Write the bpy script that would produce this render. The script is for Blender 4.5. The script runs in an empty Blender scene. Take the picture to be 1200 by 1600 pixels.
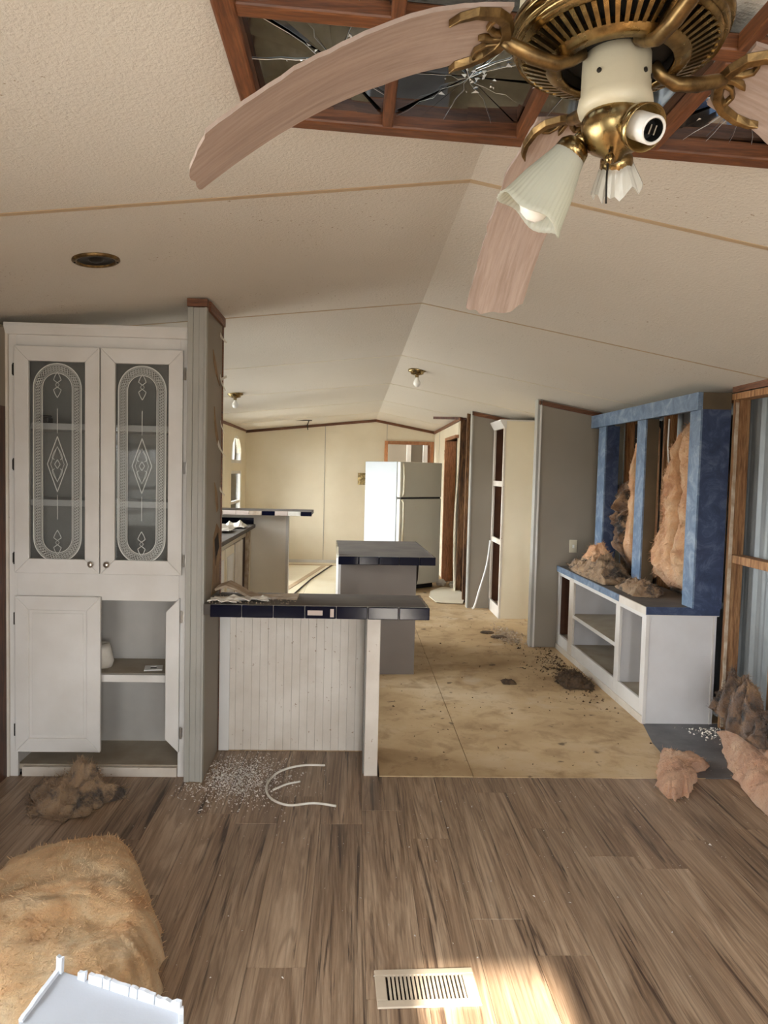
import bpy, bmesh, math, random
from mathutils import Vector, Matrix, noise
sc = bpy.context.scene
COL = sc.collection
random.seed(7); noise.seed_set(5)

# ------------------------------------------------------------------ camera
FPX, HCAM, ROLL = 1150.0, 1.57, 0.024
YAW, PIT = math.atan(48.6/1150), math.atan(64/1150)
_f = Vector((math.sin(YAW)*math.cos(PIT), math.cos(YAW)*math.cos(PIT), -math.sin(PIT)))
_r = _f.cross(Vector((0, 0, 1))).normalized(); _u = _r.cross(_f)
_R = _r*math.cos(ROLL) + _u*math.sin(ROLL); _U = _u*math.cos(ROLL) - _r*math.sin(ROLL)
cd = bpy.data.cameras.new('camera'); cam = bpy.data.objects.new('camera', cd); COL.objects.link(cam)
cd.sensor_fit = 'VERTICAL'; cd.sensor_height = 36.0; cd.lens = 36.0*FPX/1600.0; cd.clip_start = 0.02
m3 = Matrix((_R, _U, -_f)).transposed()
cam.matrix_world = Matrix.Translation((0, 0, HCAM)) @ m3.to_4x4()
sc.camera = cam

# ------------------------------------------------------------------ world, sun, exposure
w = bpy.data.worlds.new('sky'); sc.world = w; w.use_nodes = True
bg = w.node_tree.nodes['Background']
_tc = w.node_tree.nodes.new('ShaderNodeTexCoord'); _sx = w.node_tree.nodes.new('ShaderNodeSeparateXYZ'); _rp = w.node_tree.nodes.new('ShaderNodeValToRGB')
w.node_tree.links.new(_tc.outputs['Generated'], _sx.inputs[0]); w.node_tree.links.new(_sx.outputs['Z'], _rp.inputs[0]); w.node_tree.links.new(_rp.outputs[0], bg.inputs['Color'])
_rp.color_ramp.elements[0].position = 0.0; _rp.color_ramp.elements[0].color = (.45, .44, .41, 1)      # sunlit pale ground below the horizon
_rp.color_ramp.elements[1].position = 0.02; _rp.color_ramp.elements[1].color = (.96, .98, 1.0, 1)     # bright hazy sky
bg.inputs['Strength'].default_value = 13.5
sl = bpy.data.lights.new('sun', 'SUN'); sl.energy = 17; sl.angle = 0.02; sl.color = (1.0, 0.90, 0.76)
so = bpy.data.objects.new('sun', sl); COL.objects.link(so)
SUN_EL = math.atan2(2.03, 2.30+1.6)
so.rotation_euler = Vector((0.0, math.cos(SUN_EL), -math.sin(SUN_EL))).to_track_quat('-Z', 'Y').to_euler()
so.location = (0.4, -6, 5)
def portal(c, size_x, size_y, direction):
    # marks a window opening for the sky light sampler; gives off no light of its own
    l = bpy.data.lights.new('window_portal', 'AREA'); l.shape = 'RECTANGLE'; l.size = size_x; l.size_y = size_y
    l.cycles.is_portal = True
    o = bpy.data.objects.new('window_portal', l); COL.objects.link(o); o.location = c
    o.rotation_euler = Vector(direction).to_track_quat('-Z', 'Z').to_euler()
vs = sc.view_settings
vs.view_transform = 'Standard'; vs.look = 'None'; vs.gamma = 1.0; vs.use_curve_mapping = False; vs.exposure = 1.14
sc.cycles.max_bounces = 14; sc.cycles.diffuse_bounces = 8; sc.cycles.glossy_bounces = 5; sc.cycles.transparent_max_bounces = 12
sc.cycles.sample_clamp_indirect = 6.0
sc.cycles.use_denoising = True

# ------------------------------------------------------------------ materials
def L(c): return c/12.92 if c <= 0.04045 else ((c+0.055)/1.055)**2.4
def S(r, g, b): return (L(r/255), L(g/255), L(b/255), 1)
class N:
    def __init__(s, name):
        s.m = bpy.data.materials.new(name); s.m.use_nodes = True; s.t = s.m.node_tree
        s.b = s.t.nodes['Principled BSDF']; s.out = s.t.nodes['Material Output']
    def n(s, typ, **kw):
        nd = s.t.nodes.new(typ)
        for k, v in kw.items(): setattr(nd, k, v)
        return nd
    def l(s, a, b): s.t.links.new(a, b)
    def coord(s, scale=(1, 1, 1), rnd=False, kind='Object'):
        tc = s.n('ShaderNodeTexCoord'); mp = s.n('ShaderNodeMapping'); mp.inputs['Scale'].default_value = scale
        s.l(tc.outputs[kind], mp.inputs['Vector'])
        if rnd:
            oi = s.n('ShaderNodeObjectInfo'); mu = s.n('ShaderNodeMath', operation='MULTIPLY'); mu.inputs[1].default_value = 73.0
            s.l(oi.outputs['Random'], mu.inputs[0]); s.l(mu.outputs[0], mp.inputs['Location'])
        return mp.outputs[0]
    def noise(s, vec, scale, detail=4, rough=.55, dist=0.0):
        nd = s.n('ShaderNodeTexNoise'); nd.inputs['Scale'].default_value = scale; nd.inputs['Detail'].default_value = detail
        nd.inputs['Roughness'].default_value = rough; nd.inputs['Distortion'].default_value = dist; s.l(vec, nd.inputs['Vector'])
        return nd.outputs['Fac']
    def ramp(s, fac, stops, interp='LINEAR'):
        r = s.n('ShaderNodeValToRGB'); e = r.color_ramp.elements; r.color_ramp.interpolation = interp
        while len(e) < len(stops): e.new(.5)
        for i, (p, c) in enumerate(stops): e[i].position = p; e[i].color = c if len(c) == 4 else (*c, 1)
        s.l(fac, r.inputs[0]); return r.outputs[0]
    def mix(s, fac, a, b, mode='MIX'):
        x = s.n('ShaderNodeMix', data_type='RGBA', blend_type=mode)
        for sock, v in ((x.inputs[0], fac), (x.inputs[6], a), (x.inputs[7], b)):
            if hasattr(v, 'is_output'): s.l(v, sock)
            elif isinstance(v, (int, float)): sock.default_value = v
            else: sock.default_value = v
        return x.outputs[2]
    def bump(s, h, strength, dist=.01):
        b = s.n('ShaderNodeBump'); b.inputs['Strength'].default_value = strength; b.inputs['Distance'].default_value = dist
        s.l(h, b.inputs['Height']); s.l(b.outputs[0], s.b.inputs['Normal'])
    def col(s, c):
        if hasattr(c, 'is_output'): s.l(c, s.b.inputs['Base Color'])
        else: s.b.inputs['Base Color'].default_value = c
    def set(s, **kw):
        for k, v in kw.items(): s.b.inputs[k.replace('_', ' ')].default_value = v
        return s
W1 = (1, 1, 1, 1); K1 = (0, 0, 0, 1)
M = {}
def painted(name, c, c2, rough=.55, nscale=3, spots=None, bump=.08, bscale=120):
    a = N(name); v = a.coord()
    base = a.mix(a.ramp(a.noise(v, nscale, 5), [(.35, K1), (.7, W1)]), c, c2)
    if spots:
        base = a.mix(a.ramp(a.noise(v, 38, 6, .6), [(.665, K1), (.70, W1)]), base, spots)
    a.col(base); a.set(Roughness=rough)
    if bump: a.bump(a.noise(v, bscale, 3), bump, .004)
    M[name] = a.m; return a
painted('white_paint', S(212, 209, 205), S(196, 191, 184), .5, 2.5)
painted('chipped_white', S(210, 202, 191), S(190, 179, 165), .55, 4, S(150, 128, 108))
painted('cream_panel', S(222, 212, 190), S(213, 201, 177), .6, 1.5)
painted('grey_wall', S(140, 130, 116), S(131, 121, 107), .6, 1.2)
painted('grey_trim', S(158, 155, 147), S(147, 144, 136), .5, 3)
painted('grey_laminate', S(116, 107, 99), S(108, 99, 91), .55, 2)
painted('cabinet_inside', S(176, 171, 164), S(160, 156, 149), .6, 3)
painted('dust_shelf', S(168, 158, 142), S(150, 138, 120), .8, 6)
painted('bluegrey_white', S(208, 207, 208), S(194, 192, 192), .55, 2.5)
painted('bright_white', S(228, 222, 210), S(220, 212, 198), .55, 2.5)
painted('dusty_top', S(96, 89, 82), S(76, 70, 65), .85, 5)
painted('dark_hole', S(26, 19, 14), S(40, 28, 20), .95, 6)
painted('black_char', S(20, 15, 12), S(46, 30, 20), .9, 5)
painted('paper', S(226, 222, 212), S(206, 198, 184), .8, 9)
painted('torn_card', S(150, 128, 104), S(190, 176, 158), .9, 14)
painted('olive_board', S(92, 78, 56), S(72, 60, 44), .7, 4)
painted('brown_board', S(98, 60, 36), S(74, 42, 24), .7, 5)
painted('pale_vinyl', S(232, 222, 196), S(222, 208, 176), .4, 1.5)
painted('tan_strip', S(188, 164, 132), S(178, 152, 120), .6, 3)
painted('hole_wood', S(150, 122, 88), S(120, 92, 64), .85, 12)
painted('slate_vinyl', S(104, 103, 104), S(70, 70, 74), .45, 6, S(150, 145, 140))
painted('beige_metal', S(190, 176, 156), S(176, 160, 140), .45, 8)
painted('ivory', S(206, 196, 172), S(190, 180, 154), .4, 4)
painted('socket_white', S(226, 224, 220), S(214, 210, 204), .35, 6)
painted('plastic_white', S(228, 227, 222), S(214, 212, 206), .4, 6)
painted('foam_white', S(206, 211, 219), S(196, 202, 210), .75, 5)
painted('foam_face', S(172, 177, 186), S(162, 166, 174), .7, 3)
painted('dirt', S(58, 44, 32), S(96, 74, 52), .95, 30)

def ceiling_mat():
    a = N('stipple_ceiling'); v = a.coord()
    big = a.noise(v, .9, 3)
    sp = a.ramp(a.noise(v, 75, 3, .6), [(.30, W1), (.345, K1)])
    fade = a.ramp(a.noise(v, 1.7, 2), [(.46, K1), (.62, W1)])
    base = a.mix(big, S(214, 207, 195), S(206, 197, 183))
    spk = a.mix(1.0, sp, fade, 'MULTIPLY')
    a.col(a.mix(spk, base, S(150, 126, 98))); a.set(Roughness=.85)
    a.bump(a.noise(v, 90, 4, .65), .55, .008); M['ceiling'] = a.m
ceiling_mat()

def wood(name, dark, mid, light, sx, sy, sz, rnd=True, rough=.5, bump=.15, big=3.0, bright=.35, streak=.45):
    a = N(name); v = a.coord((sx, sy, sz), rnd)
    g1 = a.noise(v, big, 6, .62, .9); g2 = a.noise(v, big*6, 4, .6)
    c = a.ramp(g1, [(.30, dark), (.47, mid), (.66, light)])
    st = a.ramp(g2, [(.38, (streak, streak*.95, streak*.9, 1)), (.58, W1)])
    c = a.mix(.75, c, st, 'MULTIPLY')
    if rnd:
        oi = a.n('ShaderNodeObjectInfo'); tone = a.ramp(oi.outputs['Random'], [(0, (1-bright,)*3), (1, (1+bright*.35,)*3)])
        c = a.mix(1.0, c, tone, 'MULTIPLY')
    a.col(c); a.set(Roughness=rough); a.bump(g2, bump, .003); M[name] = a.m
def plank_mat():
    a = N('plank_wood'); v = a.coord((10, .8, 1), True); v2 = a.coord((34, 1.1, 1), True); v3 = a.coord((110, 3.0, 1), True); v4 = a.coord((7, .35, 1), True)
    g1 = a.noise(v, 1.0, 7, .66, 1.3); g2 = a.noise(v2, 1.0, 6, .62, 1.0); g3 = a.noise(v3, 1.0, 4, .65); g4 = a.noise(v4, 1.0, 3, .5, 1.2)
    c = a.ramp(g1, [(.26, S(112, 88, 70)), (.42, S(158, 131, 106)), (.58, S(184, 158, 132)), (.76, S(206, 184, 160))])
    wv = a.n('ShaderNodeMath', operation='MULTIPLY'); wv.inputs[1].default_value = 75.0; sn = a.n('ShaderNodeMath', operation='SINE')
    a.l(g4, wv.inputs[0]); a.l(wv.outputs[0], sn.inputs[0])
    c = a.mix(a.ramp(sn.outputs[0], [(.3, K1), (.95, (.34, .34, .34, 1))]), c, S(106, 82, 64))
    c = a.mix(a.ramp(g2, [(.33, (.95, .95, .95, 1)), (.43, K1)]), c, S(72, 54, 44))
    c = a.mix(.7, c, a.ramp(g3, [(.34, (.52, .49, .46, 1)), (.58, W1)]), 'MULTIPLY')
    oi = a.n('ShaderNodeObjectInfo'); c = a.mix(1.0, c, a.ramp(oi.outputs['Random'], [(0, (.74,)*3), (1, (.93,)*3)]), 'MULTIPLY')
    a.col(c); a.set(Roughness=.42); a.bump(g3, .12, .002); M['plank_wood'] = a.m
plank_mat()
wood('trim_wood', S(84, 46, 26), S(124, 74, 42), S(150, 96, 58), 2, 2, 30, big=3, rough=.5)
wood('frame_wood', S(84, 46, 24), S(112, 66, 36), S(132, 82, 48), 26, 1.6, 26, big=1.6, rough=.45, bright=.15)
wood('frame_wood_x', S(84, 46, 24), S(112, 66, 36), S(132, 82, 48), 1.6, 26, 26, big=1.6, rough=.45, bright=.15)
wood('orange_casing', S(176, 112, 72), S(204, 138, 92), S(216, 158, 112), 18, 18, 1.2, big=2)
wood('stud_wood', S(116, 76, 46), S(168, 120, 78), S(194, 150, 104), 22, 22, 1.3, big=1.6, rough=.8)
wood('burnt_stud', S(40, 26, 16), S(96, 64, 38), S(150, 108, 68), 14, 14, 1.6, big=1.6, rough=.85)
wood('blade_wood', S(152, 134, 124), S(168, 150, 140), S(178, 160, 149), 2, 26, 2, big=1.2, rough=.6, bright=.05, streak=.82)
wood('dark_wood', S(52, 30, 20), S(84, 48, 30), S(104, 62, 40), 14, 14, 1.2, big=2)

def subfloor_mat():
    a = N('subfloor_board'); v = a.coord((1, 1, 1), False)
    n1 = a.noise(v, 1.1, 5, .6); n2 = a.noise(v, 5, 6, .65, .4); n3 = a.noise(v, 34, 5, .7)
    c = a.ramp(n1, [(.30, S(160, 132, 94)), (.52, S(190, 164, 126)), (.72, S(206, 188, 160))])
    c = a.mix(a.ramp(n2, [(.50, K1), (.72, (.75, .75, .75, 1))]), c, S(128, 98, 62))
    c = a.mix(a.ramp(n3, [(.62, K1), (.74, (.6, .6, .6, 1))]), c, S(92, 68, 44))
    n4 = a.noise(v, 2.6, 4, .5)
    c = a.mix(a.ramp(n4, [(.62, K1), (.78, (.6, .6, .6, 1))]), c, S(206, 196, 180))
    n5 = a.noise(v, 9, 3, .5); c = a.mix(a.ramp(n5, [(.655, K1), (.72, (.8, .8, .8, 1))]), c, S(70, 50, 34))
    a.col(c); a.set(Roughness=.7); a.bump(n3, .2, .004); M['subfloor'] = a.m
subfloor_mat()

def blue_mat(name, c1, c2, c3):
    a = N(name); v = a.coord()
    c = a.ramp(a.noise(v, 9, 6, .7, .8), [(.3, c1), (.5, c2), (.72, c3)])
    a.col(c); a.set(Roughness=.42); M[name] = a.m
blue_mat('blue_marble', S(72, 90, 114), S(98, 117, 140), S(146, 160, 174))
blue_mat('navy_marble', S(34, 45, 70), S(48, 62, 92), S(86, 100, 124))

def simple(name, c, rough=.5, metal=0.0, **kw):
    a = N(name); a.col(c); a.set(Roughness=rough, Metallic=metal, **kw); M[name] = a.m; return a
simple('navy_tile', S(11, 13, 32), .12); M['navy_tile'].node_tree.nodes['Principled BSDF'].inputs['Specular IOR Level'].default_value = .2; simple('grout', S(150, 146, 142), .9)
simple('tile_bisque', S(196, 180, 170), .9)
simple('nickel', S(196, 190, 182), .28, 1.0); simple('dark_metal', S(46, 42, 38), .5, .6)
simple('black_paint', S(10, 9, 9), .7)
def brass_mat():
    a = N('brass'); v = a.coord()
    a.col(a.mix(a.ramp(a.noise(v, 30, 5, .6), [(.4, K1), (.7, W1)]), S(172, 148, 102), S(98, 80, 54)))
    a.set(Metallic=1.0); a.l(a.ramp(a.noise(v, 24, 4), [(.3, (.16,)*3), (.75, (.42,)*3)]), a.b.inputs['Roughness']); M['brass'] = a.m
    a = N('old_brass'); v = a.coord()
    a.col(a.mix(a.ramp(a.noise(v, 40, 5, .6), [(.35, K1), (.7, W1)]), S(150, 122, 80), S(84, 66, 44)))
    a.set(Metallic=.9, Roughness=.38); M['old_brass'] = a.m
brass_mat()
def siding_mat():
    a = N('metal_siding'); v = a.coord((1, 1, .35))
    c = a.ramp(a.noise(v, 5, 6, .65), [(.3, S(108, 112, 114)), (.55, S(138, 142, 143)), (.75, S(158, 160, 158))])
    c = a.mix(a.ramp(a.noise(v, 22, 5, .7), [(.64, K1), (.76, (.7,)*3 + (1,))]), c, S(86, 82, 76))
    a.col(c); a.set(Roughness=.5, Metallic=.35); M['siding'] = a.m
siding_mat()
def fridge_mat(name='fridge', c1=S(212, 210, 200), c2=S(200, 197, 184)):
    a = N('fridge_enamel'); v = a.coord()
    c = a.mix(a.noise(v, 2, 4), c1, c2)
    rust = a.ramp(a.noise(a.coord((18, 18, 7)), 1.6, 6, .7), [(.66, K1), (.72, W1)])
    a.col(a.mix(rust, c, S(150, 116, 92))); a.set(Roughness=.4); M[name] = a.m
fridge_mat(); fridge_mat('fridge_side_dimmed', S(172, 178, 182), S(162, 168, 172))  # same enamel, side colour darkened and blued to offset strong patio door light
def insul(name, a1, a2, a3, dk=None):
    a = N(name); v = a.coord()
    c = a.ramp(a.noise(v, 7, 5, .6, .6), [(.28, a1), (.5, a2), (.74, a3)])
    c = a.mix(.3, c, a.ramp(a.noise(a.coord((1, .35, 1)), 60, 4, .7, 1.5), [(.3, (.62, .5, .38, 1)), (.65, W1)]), 'MULTIPLY')
    if dk: c = a.mix(a.ramp(a.noise(v, 9, 5, .65), [(.50, K1), (.62, W1)]), c, dk)
    a.col(c); a.set(Roughness=1.0); a.b.inputs['Sheen Weight'].default_value = .25
    a.bump(a.noise(v, 55, 6, .75, 1.0), .9, .02); M[name] = a.m
insul('batt_gold', S(240, 182, 122), S(248, 206, 152), S(250, 226, 186))
insul('batt_pink', S(198, 136, 92), S(218, 168, 122), S(228, 194, 152))
insul('batt_tan', S(134, 102, 70), S(170, 138, 102), S(194, 166, 130), S(66, 48, 34))
insul('batt_scorched', S(60, 42, 28), S(120, 86, 56), S(176, 136, 92), S(28, 20, 14))
insul('batt_rose', S(190, 136, 102), S(210, 162, 126), S(218, 182, 148))
def glass_mats():
    a = N('pane_glass'); t = a.t
    tr = a.n('ShaderNodeBsdfTransparent'); gl = a.n('ShaderNodeBsdfGlossy'); gl.inputs['Roughness'].default_value = .03
    df = a.n('ShaderNodeBsdfDiffuse'); df.inputs['Color'].default_value = S(190, 190, 188)
    tr.inputs['Color'].default_value = (.86, .87, .87, 1)
    m1 = a.n('ShaderNodeMixShader'); m1.inputs[0].default_value = .025; a.l(tr.outputs[0], m1.inputs[1]); a.l(df.outputs[0], m1.inputs[2])
    m2 = a.n('ShaderNodeMixShader'); fr = a.n('ShaderNodeFresnel'); fr.inputs['IOR'].default_value = 1.45
    a.l(fr.outputs[0], m2.inputs[0]); a.l(m1.outputs[0], m2.inputs[1]); a.l(gl.outputs[0], m2.inputs[2]); a.l(m2.outputs[0], a.out.inputs[0]); M['glass'] = a.m
    a = N('frosted_glass'); v = a.coord()
    a.col(S(222, 222, 212)); a.set(Roughness=.35); a.b.inputs['Transmission Weight'].default_value = .0
    tl = a.n('ShaderNodeBsdfTranslucent'); tl.inputs['Color'].default_value = S(220, 222, 206)
    mx = a.n('ShaderNodeMixShader'); mx.inputs[0].default_value = .5; a.l(a.b.outputs[0], mx.inputs[1]); a.l(tl.outputs[0], mx.inputs[2]); a.l(mx.outputs[0], a.out.inputs[0]); M['frosted'] = a.m
    a = N('clear_shard'); a.col(S(222, 222, 214)); a.set(Roughness=.15); a.b.inputs['Alpha'].default_value = .55; M['shard'] = a.m
    a = N('mirror_silver'); v = a.coord()
    a.col(a.mix(a.ramp(a.noise(v, 6, 5), [(.4, K1), (.75, W1)]), S(176, 190, 204), S(136, 148, 160))); a.set(Metallic=1.0, Roughness=.04); M['mirror'] = a.m
    a = N('crack_edge'); a.col(S(226, 230, 230)); a.set(Roughness=.2, Metallic=.5); M['crack'] = a.m
    a = N('etched'); a.col(S(200, 200, 194)); a.set(Roughness=.5, Metallic=.2); M['etched'] = a.m
    a = N('bulb_glass'); a.col(S(238, 236, 230)); a.set(Roughness=.2); M['bulb'] = a.m
    a = N('crumb_glass'); a.col(S(204, 197, 188)); a.set(Roughness=.35); M['crumb'] = a.m
glass_mats()

# ------------------------------------------------------------------ mesh helpers
OFF = {}
class MB:
    def __init__(s): s.v = []; s.f = []
    def add(s, vs, fs):
        b = len(s.v); s.v += [tuple(p) for p in vs]; s.f += [tuple(b+i for i in f) for f in fs]; return s
    def box(s, x0, x1, y0, y1, z0, z1):
        return s.add([(x0,y0,z0),(x1,y0,z0),(x1,y1,z0),(x0,y1,z0),(x0,y0,z1),(x1,y0,z1),(x1,y1,z1),(x0,y1,z1)],
                     [(0,3,2,1),(4,5,6,7),(0,1,5,4),(1,2,6,5),(2,3,7,6),(3,0,4,7)])
    def prism(s, pts, d):
        # pts: planar polygon (3-D points), d: extrusion vector
        n = len(pts); d = Vector(d); a = [Vector(p) for p in pts]; b = [p+d for p in a]
        nrm = Vector((0, 0, 0))
        for i in range(n): nrm += (a[i]-a[0]).cross(a[(i+1) % n]-a[0])
        if nrm.dot(d) > 0: a, b = b, a
        return s.add(a+b, [tuple(range(n)), tuple(range(2*n-1, n-1, -1))] + [(i, n+i, n+(i+1) % n, (i+1) % n) for i in range(n)])
    def tube(s, pts, r, seg=8, cap=True):
        pts = [Vector(p) for p in pts]; n = len(pts); rr = r if isinstance(r, (list, tuple)) else [r]*n
        t0 = (pts[1]-pts[0]).normalized(); up = Vector((0, 0, 1)) if abs(t0.z) < .9 else Vector((1, 0, 0))
        x = t0.cross(up).normalized(); vs = []
        for i, p in enumerate(pts):
            t = (pts[min(i+1, n-1)]-pts[max(i-1, 0)]).normalized()
            x = (x - t*x.dot(t)).normalized(); y = t.cross(x)
            for k in range(seg):
                a = 2*math.pi*k/seg; vs.append(p + (x*math.cos(a)+y*math.sin(a))*rr[i])
        fs = [(i*seg+k, i*seg+(k+1) % seg, (i+1)*seg+(k+1) % seg, (i+1)*seg+k) for i in range(n-1) for k in range(seg)]
        if cap: fs += [tuple(range(seg-1, -1, -1)), tuple(range((n-1)*seg, n*seg))]
        return s.add(vs, fs)
    def lathe(s, prof, seg=32, mat=None, a0=0, a1=2*math.pi):
        # prof: (r, z) list; around local z, transformed by mat
        full = abs(a1-a0-2*math.pi) < 1e-6; k = seg if full else seg+1; vs = []
        for r, z in prof:
            for i in range(k):
                a = a0+(a1-a0)*i/seg; p = Vector((r*math.cos(a), r*math.sin(a), z)); vs.append(mat @ p if mat else p)
        fs = [(j*k+i, j*k+(i+1) % k, (j+1)*k+(i+1) % k, (j+1)*k+i) for j in range(len(prof)-1) for i in range(seg)]
        return s.add(vs, fs)
    def xf(s, m): s.v = [tuple(m @ Vector(p)) for p in s.v]; return s
    def build(s, name, mat, parent=None, bev=0, smooth=False, local=False, solid=0, auto=False):
        off = Vector((0, 0, 0)) if (parent is None or local) else OFF.get(root(parent), Vector((0, 0, 0)))
        me = bpy.data.meshes.new(name); me.from_pydata([tuple(Vector(p)-off) for p in s.v], [], s.f); me.validate(); me.update()
        if mat: me.materials.append(M[mat])
        if smooth: me.polygons.foreach_set('use_smooth', [True]*len(me.polygons))
        o = bpy.data.objects.new(name, me); COL.objects.link(o)
        if parent: o.parent = parent
        if solid:
            md = o.modifiers.new('solid', 'SOLIDIFY'); md.thickness = solid; md.offset = 0
        if bev:
            md = o.modifiers.new('bevel', 'BEVEL'); md.width = bev; md.segments = 2; md.limit_method = 'ANGLE'; md.harden_normals = False
        return o
def root(o):
    while o.parent: o = o.parent
    return o
def tag(o, label=None, cat=None, group=None, kind=None):
    if label: o['label'] = label
    if cat: o['category'] = cat
    if group: o['group'] = group
    if kind: o['kind'] = kind
    return o
def thing(name, label, cat, loc=(0, 0, 0), rz=0.0, group=None, local=False, kind=None):
    o = bpy.data.objects.new(name, None); COL.objects.link(o); o.empty_display_size = .1
    o.location = loc; o.rotation_euler = (0, 0, rz); OFF[o] = Vector((0, 0, 0)) if local else Vector(loc)
    return tag(o, label, cat, group, kind)
def one(mb, name, mat, label, cat, loc, group=None, kind=None, **kw):
    # a thing that is a single mesh, its origin at loc
    mb.v = [tuple(Vector(p)-Vector(loc)) for p in mb.v]
    o = mb.build(name, mat, None, **kw); o.location = loc
    return tag(o, label, cat, group, kind)
def struct(mb, name, mat, label, **kw):
    o = mb.build(name, mat, None, **kw); OFF[o] = Vector((0, 0, 0)); tag(o, label, None, None, 'structure'); return o
def B(*a): return MB().box(*a)
def slab_holes(axis, c0, c1, u0, u1, z0, z1, holes):
    # a wall slab with rectangular openings; axis 'x': plane x in c0..c1, u = y; axis 'y': plane y, u = x
    mb = MB(); us = sorted({u0, u1, *[h[0] for h in holes], *[h[1] for h in holes]})
    for a, b in zip(us, us[1:]):
        hs = sorted([(h[2], h[3]) for h in holes if h[0] <= a+1e-6 and h[1] >= b-1e-6]); z = z0
        for h0, h1 in hs+[(z1, z1)]:
            if h0 > z+1e-5:
                mb.box(*((c0, c1, a, b, z, h0) if axis == 'x' else (a, b, c0, c1, z, h0)))
            z = max(z, h1)
    return mb
XR = .355
def ceil_z(x, y): return 2.50-.0085*(y-4)-(.11*(XR-x) if x < XR else .18*(x-XR))

def smooth_path(p, n=5):
    p = [Vector(q) for q in p]; out = []
    for i in range(len(p)-1):
        a, b, c, d = p[max(i-1, 0)], p[i], p[i+1], p[min(i+2, len(p)-1)]
        for k in range(n):
            t = k/n; out.append(.5*((2*b)+(c-a)*t+(2*a-5*b+4*c-d)*t*t+(3*b-a-3*c+d)*t**3))
    return out+[p[-1]]
def fluff(name, mat, parent, outline, h, origin=(0, 0, 0), u=(1, 0, 0), v=(0, 1, 0), n=(0, 0, 1), rings=16, seg=72, amp=.03, freq=9, p=2.2, seed=0, fibres=0, flen=.04, fmat=None, hfun=None, local=False, fjit=.6, ragged=.05):
    u, v, n, o0 = Vector(u), Vector(v), Vector(n), Vector(origin)
    k = len(outline); cx = sum(q[0] for q in outline)/k; cy = sum(q[1] for q in outline)/k
    def at(t):  # closed Catmull-free linear outline by perimeter angle
        f = t*k; i = int(f) % k; a = f-int(f); A, Bq = outline[i], outline[(i+1) % k]
        a = a*a*(3-2*a)*.35+a*.65
        return A[0]+(Bq[0]-A[0])*a, A[1]+(Bq[1]-A[1])*a
    sv = Vector((seed*3.7, seed*1.3, seed*2.1)); vs = []; fs = []; top = []
    for j in range(rings+1):
        t = j/rings
        for i in range(seg):
            ox, oy = at(i/seg)
            rg = 1+ragged*noise.noise(Vector((ox*22, oy*22, seed)))*t
            x = cx+(ox-cx)*t*rg; y = cy+(oy-cy)*t*rg
            pos = Vector((x, y, 0)); hh = h*(hfun(x, y) if hfun else 1)*(1-t**p*.92)
            d = noise.fractal(pos*freq+sv, .9, 2.1, 4)*amp*(1-.5*t)
            hz = max(hh+d, .004)
            jit = noise.noise_vector(pos*freq*1.7+sv)*amp*.6*t
            vs.append(o0+u*(x+jit.x)+v*(y+jit.y)+n*hz)
    for j in range(rings):
        for i in range(seg):
            fs.append((j*seg+i, j*seg+(i+1) % seg, (j+1)*seg+(i+1) % seg, (j+1)*seg+i))
    b = len(vs)
    for i in range(seg):
        ox, oy = at(i/seg); vs.append(o0+u*(cx+(ox-cx)*.96)+v*(cy+(oy-cy)*.96))
    for i in range(seg): fs.append((rings*seg+i, rings*seg+(i+1) % seg, b+(i+1) % seg, b+i))
    fs.append(tuple(b+i for i in range(seg-1, -1, -1)))
    mb = MB(); mb.add(vs, fs); ob = mb.build(name, mat, parent, smooth=True, local=local)
    if fibres:
        rnd = random.Random(seed+5); fb = MB(); lim = rings*seg
        for _ in range(fibres):
            q = Vector(vs[rnd.randrange(lim//5, lim+seg)]); ctr = o0+u*cx+v*cy
            d = (q-ctr); d = d-n*d.dot(n)
            d = (d.normalized()*.6 if d.length > 1e-4 else u) + Vector((rnd.uniform(-1, 1), rnd.uniform(-1, 1), rnd.uniform(-1, 1)))*fjit + n*.35
            d = d.normalized()*flen*rnd.uniform(.3, 1.2); sd = d.cross(Vector((rnd.uniform(-1, 1), rnd.uniform(-1, 1), rnd.uniform(-1, 1)))).normalized()*rnd.uniform(.0008, .0022)
            q = q-d*.25
            mid = q+d*.55+n*flen*rnd.uniform(-.1, .15)
            fb.add([q-sd, q+sd, mid+sd*.7, mid-sd*.7, q+d], [(0, 1, 2, 3), (3, 2, 4)])
        f = fb.build('fibres', fmat or mat, ob if parent is None else ob, local=local); f['kind'] = 'stuff'
        if parent is None: pass
    return ob
def fluff_thing(name, mat, label, cat, loc, outline, h, group=None, **kw):
    # origin at loc; outline in world u/v coordinates relative to loc
    o = fluff(name, mat, None, outline, h, local=True, **kw); o.location = loc
    return tag(o, label, cat, group)
def crumbs(name, mat, label, cat, loc, pts, smin, smax, seed=1, group=None):
    rnd = random.Random(seed); mb = MB()
    for x, y, z in pts:
        s = rnd.uniform(smin, smax)*(1.7 if rnd.random() < .08 else 1)
        q = [Vector((rnd.uniform(-1, 1), rnd.uniform(-1, 1), 0))*s for _ in range(3)]
        b = Vector((x, y, z)); mb.add([b+q[0], b+q[1], b+q[2], b+Vector((0, 0, s*rnd.uniform(.4, 1)))], [(0, 2, 1), (0, 1, 3), (1, 2, 3), (2, 0, 3)])
    return one(mb, name, mat, label, cat, loc, group, 'stuff')

# ================================================================== STRUCTURE
XL, XRT, YB, YF = -1.80, 2.43, -1.60, 12.35
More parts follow.
